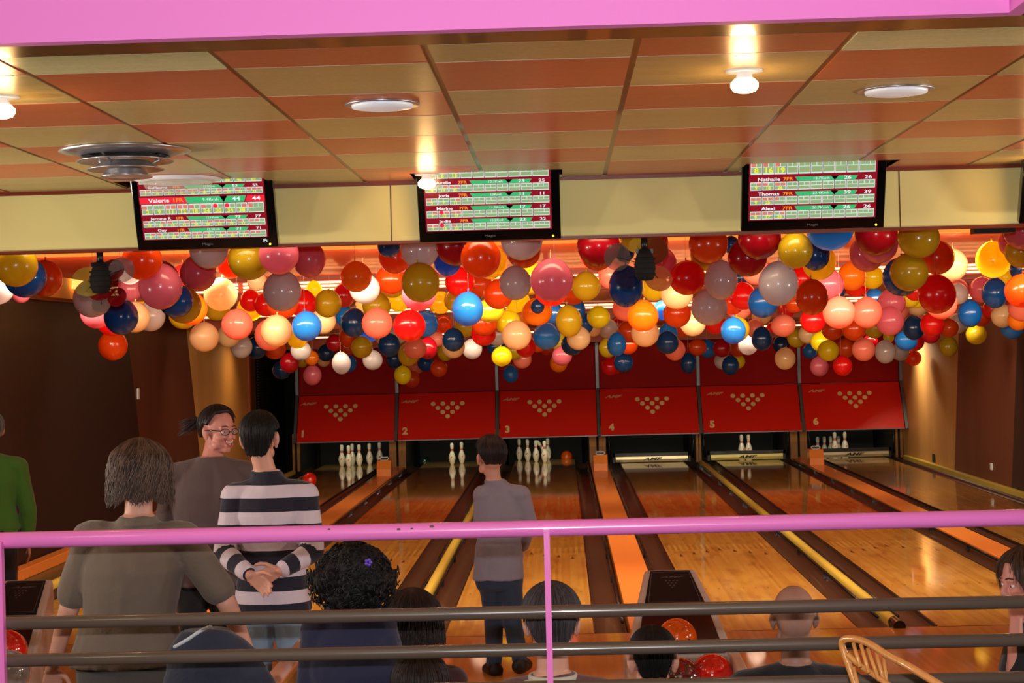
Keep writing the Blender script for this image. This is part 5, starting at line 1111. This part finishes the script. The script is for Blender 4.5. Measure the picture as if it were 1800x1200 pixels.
# 2 laughing woman in a grey-brown top, looking back over her shoulder
d = 9.5; f = Fig('laughing woman with glasses in a taupe long-sleeved top looking over her shoulder', place(362, 900, d), 0.12, 1.70, 'shade', fat=1.12, head_yaw=-2.4, head_roll=0.0, head_pitch=-0.05, side=0.05)
f.hc = f.W(P(384, 757, d)) + V((0, 0.02, 0)); f.j['ell'] = f.j['shl'] + V((-0.06, 0.05, -0.27)); f.j['wrl'] = f.j['ell'] + V((0.02, 0.18, -0.18)); f.j['elr'] = f.j['shr'] + V((0.07, 0.03, -0.26)); f.j['wrr'] = f.j['elr'] + V((-0.03, 0.17, -0.18))
for q in ('che', 'sho', 'nek'): setattr(f, q, getattr(f, q) + V((0.012, 0, 0.035)))
for q in ('shl', 'shr'): f.j[q] = f.j[q] + V((0.01, 0, 0.035))
f.body(0.006); f.shirt(cloth('taupe_jersey', rgb(90, 72, 72)), 'top', 1.95, 0.016, -0.08, nz=0.005, flare=0.03); f.pants(m_blktr); f.shoes(m_shoe)
def hem2(az): a = abs(az); return 0.075 + .015 * a if a < 1.0 else (0.09 + (0.16 - .09) * min(1, (a - 1) / .35) if a < 1.7 else 0.16 + 0.08 * min(1, (a - 1.7) * 1.5))
hair(f.t, f.hc, f.hR, m_hdark, 1.0, hem2, 0.018, 420, seed=5, over=0.004)
b = MB(); rnd = random.Random(3); root = f.hc + f.hR @ V((0.0, -0.12, 0.03))
for k in range(70):
    e = root + V((-0.10, -0.02, -0.03)) + V((rnd.uniform(-.05, .02), rnd.uniform(-.03, .03), rnd.uniform(-.035, .05))); m = root.lerp(e, .5) + V((0, 0, rnd.uniform(.005, .035)))
    b.tube([root + V((0.02, 0, rnd.uniform(-.02, .02))), m, e], [0.006, 0.004, 0.0008], 5)
b.build('ponytail', m_hdark, f.t)
face_parts(f.t, f.hc, f.hR, 1.0, smile=True)
# glasses
L = lambda x, y, z: f.hc + f.hR @ V((x, y, z)); gm = M('dark_glasses_frame', rgb(24, 12, 14), 0.2, coat=.5); b = MB()
for s in (-1, 1):
    ring = [L(s * 0.034 + math.cos(a * PI / 9) * 0.026, 0.106 - abs(s * 0.034 + math.cos(a * PI / 9) * 0.026) * .22, 0.0 + math.sin(a * PI / 9) * 0.0165) for a in range(18)]; b.tube(ring + ring[:1], 0.0024, 6)
    b.tube([L(s * 0.060, 0.093, 0.006), L(s * 0.082, 0.05, 0.008), L(s * 0.09, -0.01, 0.004)], [0.0035, 0.0045, 0.003], 6)
b.tube([L(-0.009, 0.106, 0.004), L(0.009, 0.106, 0.004)], 0.0022, 6)
g = b.build('glasses', gm, f.t)
b = MB()
for s in (-1, 1): b.add([L(s * 0.034 + math.cos(a * PI / 9) * 0.0255, 0.1055 - abs(s * 0.034 + math.cos(a * PI / 9) * 0.0255) * .22, math.sin(a * PI / 9) * 0.016) for a in range(18)], [tuple(range(18))])
b.build('lens', M('lens_glass', rgb(200, 190, 190), 0.05, alpha=0.18), g)

# 3 boy in the navy and white striped sweater, hands behind his back
d = 8.8; f = Fig('boy with black hair in a navy and white striped sweater, hands behind his back', place(476, 900, d), -0.04, 1.66, 'pale', fat=0.97, lean=-0.02)
f.hc = f.W(P(457, 770, d)); f.nek = f.W(P(468, 826, d)); f.t.rotation_euler.z = -0.04
hnd = f.W(P(455, 1022, d - 0.26))
for nm, sd in (('l', -1), ('r', 1)):
    f.j['el' + nm] = f.j['sh' + nm] + V((sd * 0.045, -0.075, -0.27)); f.j['wr' + nm] = hnd + V((sd * 0.035 - 0.01, 0.01, 0.02 if sd > 0 else 0.03))
f.j['wrl'] = hnd + V((-0.045, 0.0, 0.035)); f.j['wrr'] = hnd + V((0.10, 0.03, 0.05))
f.hand['l'] = dict(d=(0.75, -0.1, -0.55), pn=(0, -1, 0), side=(0.5, -0.1, 0.8), curl=.5, spread=.5); f.hand['r'] = dict(d=(-0.9, 0.05, -0.35), pn=(0, -1, 0), side=(0.3, 0, 1), curl=.3)
f.ear = 1.4; f.body(0.0055)
TH = f.torso
ELs = {nm: (V(f.j['sh' + nm]), V(f.j['el' + nm]), V(f.j['wr' + nm])) for nm in 'lr'}
def seg_d(p, a, b):
    t = max(0, min(1, (p - a).dot(b - a) / (b - a).length_squared)); return (p - (a + (b - a) * t)).length, t
def stripe(p):
    best = 9; val = p.z
    for nm in 'lr':
        a, e, w_ = ELs[nm]; d1, t1 = seg_d(p, a, e); d2, t2 = seg_d(p, e, w_)
        if min(d1, d2) < 0.066 and (abs(p.x) > 0.165 or p.y < -0.115):
            return p.z if d1 <= d2 or t2 < 0.05 else e.z - t2 * (w_ - e).length
    return val
m = cloth('striped_knit', rgb(28, 26, 46)); N, Lk, bb = nodes(m); at = N.new('ShaderNodeAttribute'); at.attribute_name = 'stripe'
dv = N.new('ShaderNodeMath'); dv.operation = 'MULTIPLY_ADD'; dv.inputs[1].default_value = 1 / 0.130; dv.inputs[2].default_value = 0.62; Lk.new(at.outputs['Fac'], dv.inputs[0]); fr = N.new('ShaderNodeMath'); fr.operation = 'FRACT'; Lk.new(dv.outputs[0], fr.inputs[0])
cr = N.new('ShaderNodeValToRGB'); cr.color_ramp.interpolation = 'CONSTANT'; cr.color_ramp.elements[0].color = rgb(24, 22, 40); cr.color_ramp.elements[1].position = 0.52; cr.color_ramp.elements[1].color = rgb(206, 192, 204); Lk.new(fr.outputs[0], cr.inputs[0]); Lk.new(cr.outputs[0], bb.inputs['Base Color'])
f.shirt(m, 'sweater', 1.86, 0.018, -0.10, nz=0.006, attr=stripe, voxel=0.008, flare=0.035)
MB().lathe([(0.066, -0.012), (0.062, 0.006), (0.056, 0.006), (0.058, -0.012)], f.nek + V((-0.004, 0, -0.012)), 24).build('collar', cloth('white_knit', rgb(206, 196, 204)), f.t)
f.pants(m_lightjeans, 'jeans', 0.016); f.shoes(m_shoe); f.short_hair(m_hblack, 8, thick=0.018, back=0.285, front=0.09, side=0.15, nstr=500, over=0.012)

# 4 man in khaki with long brown hair leaning on his hands
d = 6.95; f = Fig('man with shoulder-length brown hair in a khaki T-shirt leaning on both hands', place(240, 900, d), 0.0, 1.68, 'pale', fat=1.12, lean=0.06, head_pitch=-0.1)
f.hc = f.W(P(242, 838, d)) + V((0, .05, 0)); f.nek = f.W(P(243, 905, d)); f.sho = f.W(P(238, 945, d)); f.che = f.W(P(236, 1000, d)); f.wai = f.W(P(228, 1085, d)); f.pel = f.W(P(222, 1165, d))
for nm, pts in (('l', ((158, 948), (122, 1068), (92, 1172))), ('r', ((322, 948), (398, 1058), (448, 1176)))):
    for q, (x, y) in zip(('sh', 'el', 'wr'), pts): f.j[q + nm] = f.W(P(x, y, d + (0.0 if q != 'wr' else 0.12)))
    f.j['hi' + nm] = f.pel + V((-.08 if nm == 'l' else .08, 0, -0.03))
f.hand['l'] = dict(d=(-0.15, .5, -0.8), pn=(.3, -.3, -1), side=(1, .2, 0), curl=.35); f.hand['r'] = dict(d=(0.35, .6, -0.6), pn=(0, -.4, -1), side=(-1, .2, 0), curl=.35, spread=.8)
f.body(0.0062); f.shirt(cloth('khaki_cotton', rgb(104, 90, 78)), 't_shirt', 0.8, 0.020, 0.0, nz=0.006, voxel=0.009, flare=0.035)
MB().lathe([(0.085, -0.02), (0.075, 0.004), (0.068, 0.004), (0.076, -0.02)], f.nek + V((0.0, 0.0, -0.02)), 28).build('neckband', MAT['khaki_cotton'], f.t)
f.pants(cloth('grey_trousers', rgb(72, 66, 62)), 'trousers', 0.016); f.shoes(m_shoe)
def hem4(az): a = abs(az); return 0.09 if a < .7 else (0.09 + .23 * min(1, (a - .7) / .6) if a < 1.3 else 0.305 + 0.012 * math.sin(az * 7))
hair(f.t, f.hc, f.hR, m_hbrown, 1.03, hem4, 0.022, 1300, ridge=0.22, seed=11, rough=0.012, strand_r=0.0030, curl=0.020, over=0.022, lump=0.018, flare=0.06)

# 5 woman with black curls
ZF = -0.2
d = 6.85; f = Fig('seated woman with black curly hair, purple hair clip and navy top', place(612, 1000, d, ZF), -0.15, 1.62, 'pale', sit=0.46, fat=1.05)
def fit(px, pyt, dd, dz=0.118):    # put the crown of the head at a given pixel
    h = f.W(P(px, pyt, dd)) - V((0, 0, dz)); return h
hc = fit(622, 958, d, 0.14); sh = hc - f.hc; f.hc = hc
for a in ('pel', 'wai', 'che', 'sho', 'nek'): setattr(f, a, getattr(f, a) + sh)
for k in f.j:
    if k[:2] in ('sh', 'el', 'wr', 'hi', 'kn'): f.j[k] = f.j[k] + sh
f.nek = f.W(P(606, 1062, d)); f.sho = f.W(P(612, 1100, d)); f.j['shl'] = f.W(P(562, 1108, d)); f.j['shr'] = f.W(P(668, 1104, d))
f.body(0.0075); f.shirt(cloth('navy_cotton', rgb(30, 32, 62)), 'top', 1.9, 0.016, -0.1); f.pants(m_blktr); f.shoes(m_shoe)
def hem5(az): a = abs(az); return 0.10 if a < .6 else (0.10 + .17 * min(1, (a - .6) / .6) if a < 1.2 else 0.27)
rnd = random.Random(77); mb = MB(); pts = []
for k in range(150):
    u = rnd.uniform(-1, 1); a = rnd.uniform(0, 2 * PI); v = V((math.sqrt(1 - u * u) * math.cos(a), math.sqrt(1 - u * u) * math.sin(a), u))
    if v.y > 0.55: continue
    q = f.hc + V((v.x * (0.108 + 0.03 * (v.z < 0)), v.y * 0.11 - 0.03, v.z * (0.10 if v.z > 0 else 0.112) + 0.026)); pts.append((q, v)); mb.ball(q, rnd.uniform(0.022, 0.04), 10, 8)
ellipsoid(mb, f.hc + V((0, -.03, 0.03)), (0.095, 0.10, 0.105))
m_curl = M('black_curls', rgb(20, 15, 16), 0.62, spec=0.3); cur = MB(); hm = remesh(mb, 'hair', m_curl, f.t, 0.007, 2, 0.009, 42)
for q, v in pts * 4:
    w1 = v.orthogonal(); w1.rotate(Matrix.Rotation(rnd.uniform(0, 6), 3, v)); w2 = v.cross(w1); o = q + v * rnd.uniform(0.018, 0.042) + w1 * rnd.uniform(-.03, .03) + w2 * rnd.uniform(-.03, .03)
    R1 = rnd.uniform(0.006, 0.011); cur.tube([o + w1 * math.cos(t * .8) * R1 + w2 * math.sin(t * .8) * R1 + v * (t - 5) * 0.0012 - V((0, 0, t * .0016)) for t in range(11)], 0.0026, 4, rnd.choice((0, 1)))
cur.build('curls', [m_curl, tone(m_curl)], hm)
c = f.W(P(648, 988, d - 0.17)); b = MB()
for a in range(5): ellipsoid(b, c + V((math.cos(a * 1.257) * .009, -0.004, math.sin(a * 1.257) * .009)), (0.007, 0.004, 0.007), None, 10, 6)
b.build('hair_clip', M('purple_clip', rgb(96, 66, 190), 0.3), f.t)
b = MB(); n0 = [f.W(P(x, y, d - 0.065 - (0.012 if 596 < x < 612 else 0))) for x, y in ((586, 1052), (594, 1058), (602, 1064), (610, 1070), (618, 1072), (628, 1070))]
for a, c in zip(n0[:-1], n0[1:]):
    for k in range(2): q = a.lerp(c, k / 2 + .1); b.lathe([(0.0035, -0.0015), (0.005, 0), (0.0035, 0.0015)], q, 8)
b.tube(n0, 0.0016, 6); b.build('necklace', m_buckle, f.t)

def stool(lab):
    z = f.pel.z - 0.10 * f.H - 0.02; t = thing('stool', ('low dark padded stool under the ' + lab).replace(' and ', ', '), 'stool', f.t.location.copy(), f.t.rotation_euler.z)
    MB().box((-0.17, -0.17, z - 0.05), (0.17, 0.15, z)).build('seat', m_carpet, t, bevel=0.015); MB().box((-0.1, -0.1, 0.0), (0.1, 0.08, z - 0.05)).build('plinth', m_black, t)
def seated(slab, label, px, pyt, d, H, shirtc, sname, skin='pale', yaw=0.0, fat=1.0, fl=ZF, headk=1.0, dz=0.122, sleeve=1.9, ear=1.0, **kw):
    global f
    top = P(px, pyt, d); f = Fig(label, (top.x, top.y, fl), yaw, H, skin, sit=0.3, fat=fat, hk=headk, **kw)
    hc = V((0, 0, top.z - fl - dz * headk)); sh = hc - f.hc; f.hc = hc
    for a in ('pel', 'wai', 'che', 'sho', 'nek'): setattr(f, a, getattr(f, a) + sh)
    for k in list(f.j):
        if k[:2] in ('sh', 'el', 'wr', 'hi', 'kn'): f.j[k] = f.j[k] + sh
    for nm, sd in (('l', -1), ('r', 1)):
        f.j['wr' + nm] = f.j['el' + nm] + V((-sd * .05, .2, .02)); f.hand[nm] = dict(d=(-sd * .3, 1, -.1), pn=(0, 0, -1), side=(-sd, 0, 0), curl=.4)
        f.j['an' + nm] = V((f.j['kn' + nm].x, f.j['kn' + nm].y + .04, 0.045 * H))
    f.ear = ear; f.body(0.0075); f.shirt(shirtc, sname, sleeve, 0.016, -0.09, nz=0.005); f.pants(m_jeans, 'jeans'); f.shoes(m_shoe); stool(slab); return f
# 6, 7 two dark-haired people low in front
seated('person with wavy brown hair', 'seated person with wavy dark brown hair right beside the woman with black curls', 724, 1046, 7.5, 1.56, cloth('dark_red_knit', rgb(60, 26, 30)), 'pullover', fat=.95)
hair(f.t, f.hc, f.hR, m_hdark, 1.0, lambda az: 0.10 if abs(az) < .6 else (0.10 + .2 * min(1, (abs(az) - .6) / .6)), 0.03, 900, ridge=0.2, seed=31, rough=0.012, strand_r=0.0022, curl=0.014, over=0.03, lump=0.015, flare=0.08)
seated('child with straight hair', 'seated child with straight dark hair, only the crown showing under the lower brown bar', 738, 1152, 6.45, 1.35, m_blktr, 'pullover', fat=.95)
hair(f.t, f.hc, f.hR, m_hdark, 1.0, lambda az: 0.10 if abs(az) < .6 else (0.10 + .14 * min(1, (abs(az) - .6) / .6)), 0.02, 500, ridge=0.1, seed=33, rough=0.006, over=0.02)
# 8 man behind the pink post
seated('man in the maroon shirt', 'man with short dark hair and maroon shirt with pale collar behind the pink post', 968, 1029, 6.15, 1.72, cloth('maroon_cotton', rgb(96, 58, 62)), 'shirt', fat=1.08, headk=1.07)
f.short_hair(hairmat('black_grey_hair', rgb(72, 64, 66)), 41, thick=0.014, back=0.25, side=0.16, nstr=1500, rough=0.004, strand_r=0.0013)
MB().lathe([(0.09, -0.022), (0.083, -0.002), (0.078, -0.002), (0.082, -0.024)], f.nek + V((0, -0.01, 0.0)), 28).build('collar', cloth('pale_collar', rgb(190, 186, 170)), f.t)
q = f.W(P(950, 1197, 6.03)); MB().box((q.x - 0.055, q.y - .004, q.z - .04), (q.x + 0.055, q.y + .004, q.z + .004)).build('back_label', cloth('cream_patch', rgb(206, 192, 120)), f.t)
# 9 boy with big ears
seated('boy with prominent ears', 'boy with cropped black hair and prominent ears in front of the ball return', 1146, 1104, 6.7, 1.40, cloth('dark_green_knit', rgb(24, 40, 40)), 'pullover', fat=.95, headk=.97, ear=1.5)
f.short_hair(m_hblack, 43, thick=0.010, back=0.245, side=0.13, nstr=900, rough=0.004, strand_r=0.0013)
b = MB()
for s in (-1, 1): ellipsoid(b, f.hc + V((s * 0.094, -0.01, -0.02)), (0.006, 0.02, 0.032), Matrix.Rotation(s * .5, 3, 'Z')); 

if 1:
    pass
# 10 bald man
seated('bald man', 'bald man in a black shirt seated to the right of the ball return', 1394, 1028, 6.9, 1.74, cloth('black_cotton', rgb(20, 20, 28)), 'shirt', 'bald', fat=1.15, headk=1.03)
f.j['shl'] += V((-.01, 0, .0))
b = MB()
for s in (-1, 1): ellipsoid(b, f.hc + V((s * 0.086, -0.012, -0.015)), (0.006, 0.02, 0.034), Matrix.Rotation(s * .3, 3, 'Z'))

if 1:
    pass
# 11 woman at the right edge, face to the left, forearm raised
d = 7.0; top = P(1800, 968, d); f = Fig('brown-haired woman at the right edge looking left with one forearm raised', (top.x, top.y, ZF), 1.2, 1.6, 'shade', sit=0.3, head_yaw=0.75, head_pitch=-0.12)
hc = V((0, 0, top.z - ZF - .118)); sh = hc - f.hc; f.hc = hc
for a in ('pel', 'wai', 'che', 'sho', 'nek'): setattr(f, a, getattr(f, a) + sh)
for k in list(f.j):
    if k[:2] in ('sh', 'el', 'wr', 'hi', 'kn'): f.j[k] = f.j[k] + sh
for nm in 'lr': f.j['an' + nm] = V((f.j['kn' + nm].x, f.j['kn' + nm].y + .04, 0.07))
f.j['ell'] = f.W(P(1784, 1225, 6.75)); f.j['wrl'] = f.W(P(1786, 1090, 6.85)); f.hand['l'] = dict(d=f.W(P(1792, 1040, 6.9)) - f.j['wrl'], pn=f.W(P(1850, 1050, 6.9)) - f.j['wrl'], side=(0, -1, 0), curl=.7)
f.body(0.006); f.shirt(cloth('black_knit', rgb(22, 20, 26)), 'top', 0.9, 0.016, -0.09); f.pants(m_blktr); f.shoes(m_shoe)
def hem11(az): a = abs(az); return 0.095 if a < .5 else (0.12 + .12 * min(1, (a - .5) / .5) if a < 1.0 else 0.25)
hair(f.t, f.hc, f.hR, hairmat('brown_hair', rgb(78, 50, 34)), 1.0, hem11, 0.014, 700, seed=51, rough=0.006, over=0.015); face_parts(f.t, f.hc, f.hR, 1.0)

# 12 boy in grey on the approach
g0 = G(872, 1184, 0.0); f = Fig('boy in a grey long-sleeved shirt and blue jeans standing on the approach', (g0.x, g0.y, 0), 0.05, 1.44, 'pale', fat=1.0, head_yaw=0.32)
d = g0.y - CAM.y; f.hc = f.W(P(862, 803, d)); f.nek = f.W(P(868, 842, d)); f.sho = f.W(P(880, 862, d)); f.che = f.W(P(884, 905, d)); f.wai = f.W(P(876, 955, d)); f.pel = f.W(P(876, 1005, d))
for nm, pts in (('l', ((849, 870), (846, 928), (866, 965))), ('r', ((915, 870), (932, 918), (918, 962)))):
    for q, (x, y) in zip(('sh', 'el', 'wr'), pts): f.j[q + nm] = f.W(P(x, y, d + (0.16 if q == 'wr' else -0.03)))
f.j['hil'] = f.W(P(862, 1015, d)); f.j['hir'] = f.W(P(896, 1015, d)); f.j['knl'] = f.W(P(868, 1090, d)); f.j['anl'] = V((-0.01, 0.0, 0.05)); f.j['knr'] = f.W(P(900, 1090, d - .05)); f.j['anr'] = f.W(P(915, 1163, d - .12))
f.body(0.0055); f.shirt(cloth('grey_jersey', rgb(132, 124, 138)), 'shirt', 1.9, 0.014, -0.03, nz=0.006, voxel=0.007, flare=0.015); f.pants(m_jeans, 'jeans', 0.012); f.shoes(m_shoe, {'l': (-.3, 1, 0), 'r': (.3, 1, 0)})
f.short_hair(hairmat('short_brown_hair', rgb(48, 30, 26)), 61, thick=0.012, back=0.215, side=0.13, nstr=900, rough=0.003, hk=0) if False else hair(f.t, f.hc, f.hR, hairmat('short_brown_hair', rgb(50, 32, 28)), 1.05, lambda az: 0.085 if abs(az) < .8 else (0.1 + .04 * min(1, abs(az) - .8) if abs(az) < 1.7 else 0.14 + .085 * min(1, (abs(az) - 1.7) / .6)), 0.010, 900, seed=61, rough=0.003, over=0.004, strand_r=0.0013)

# navy jacket with white piping beside the khaki man
d = 6.5; a = P(372, 1140, d)
mb = MB(); loft(mb, [(a + V((0.05, 0, -0.45)), 0.24, 0.09, 0), (a + V((0.03, 0, -0.15)), 0.22, 0.09, 0), (a + V((0.0, 0, 0.0)), 0.16, 0.075, 0), (a + V((-0.02, 0.0, 0.075)), 0.09, 0.06, 0)])
o = remesh(mb, 'fleece_jacket', cloth('navy_fleece', rgb(36, 40, 58)), None, 0.009, 4, 0.008, 9); tag(o, 'navy fleece jacket with white piping heaped beside the man in khaki', 'jacket')
b = MB().tube(smooth_path([P(306, 1137, d - .085), P(330, 1124, d - .10), P(352, 1108, d - .10), P(372, 1100, d - .085)], 2), 0.0065, 8); b.build('piping', cloth('white_piping', rgb(190, 196, 206)), o)
b = MB().box((a.x - .2, a.y - .06, ZF if a.y < -5.5 else 0), (a.x + .22, a.y + .08, a.z - .44)); tag(b.build('stool', m_black, bevel=0.02), 'low dark stool under the navy fleece jacket', 'stool')
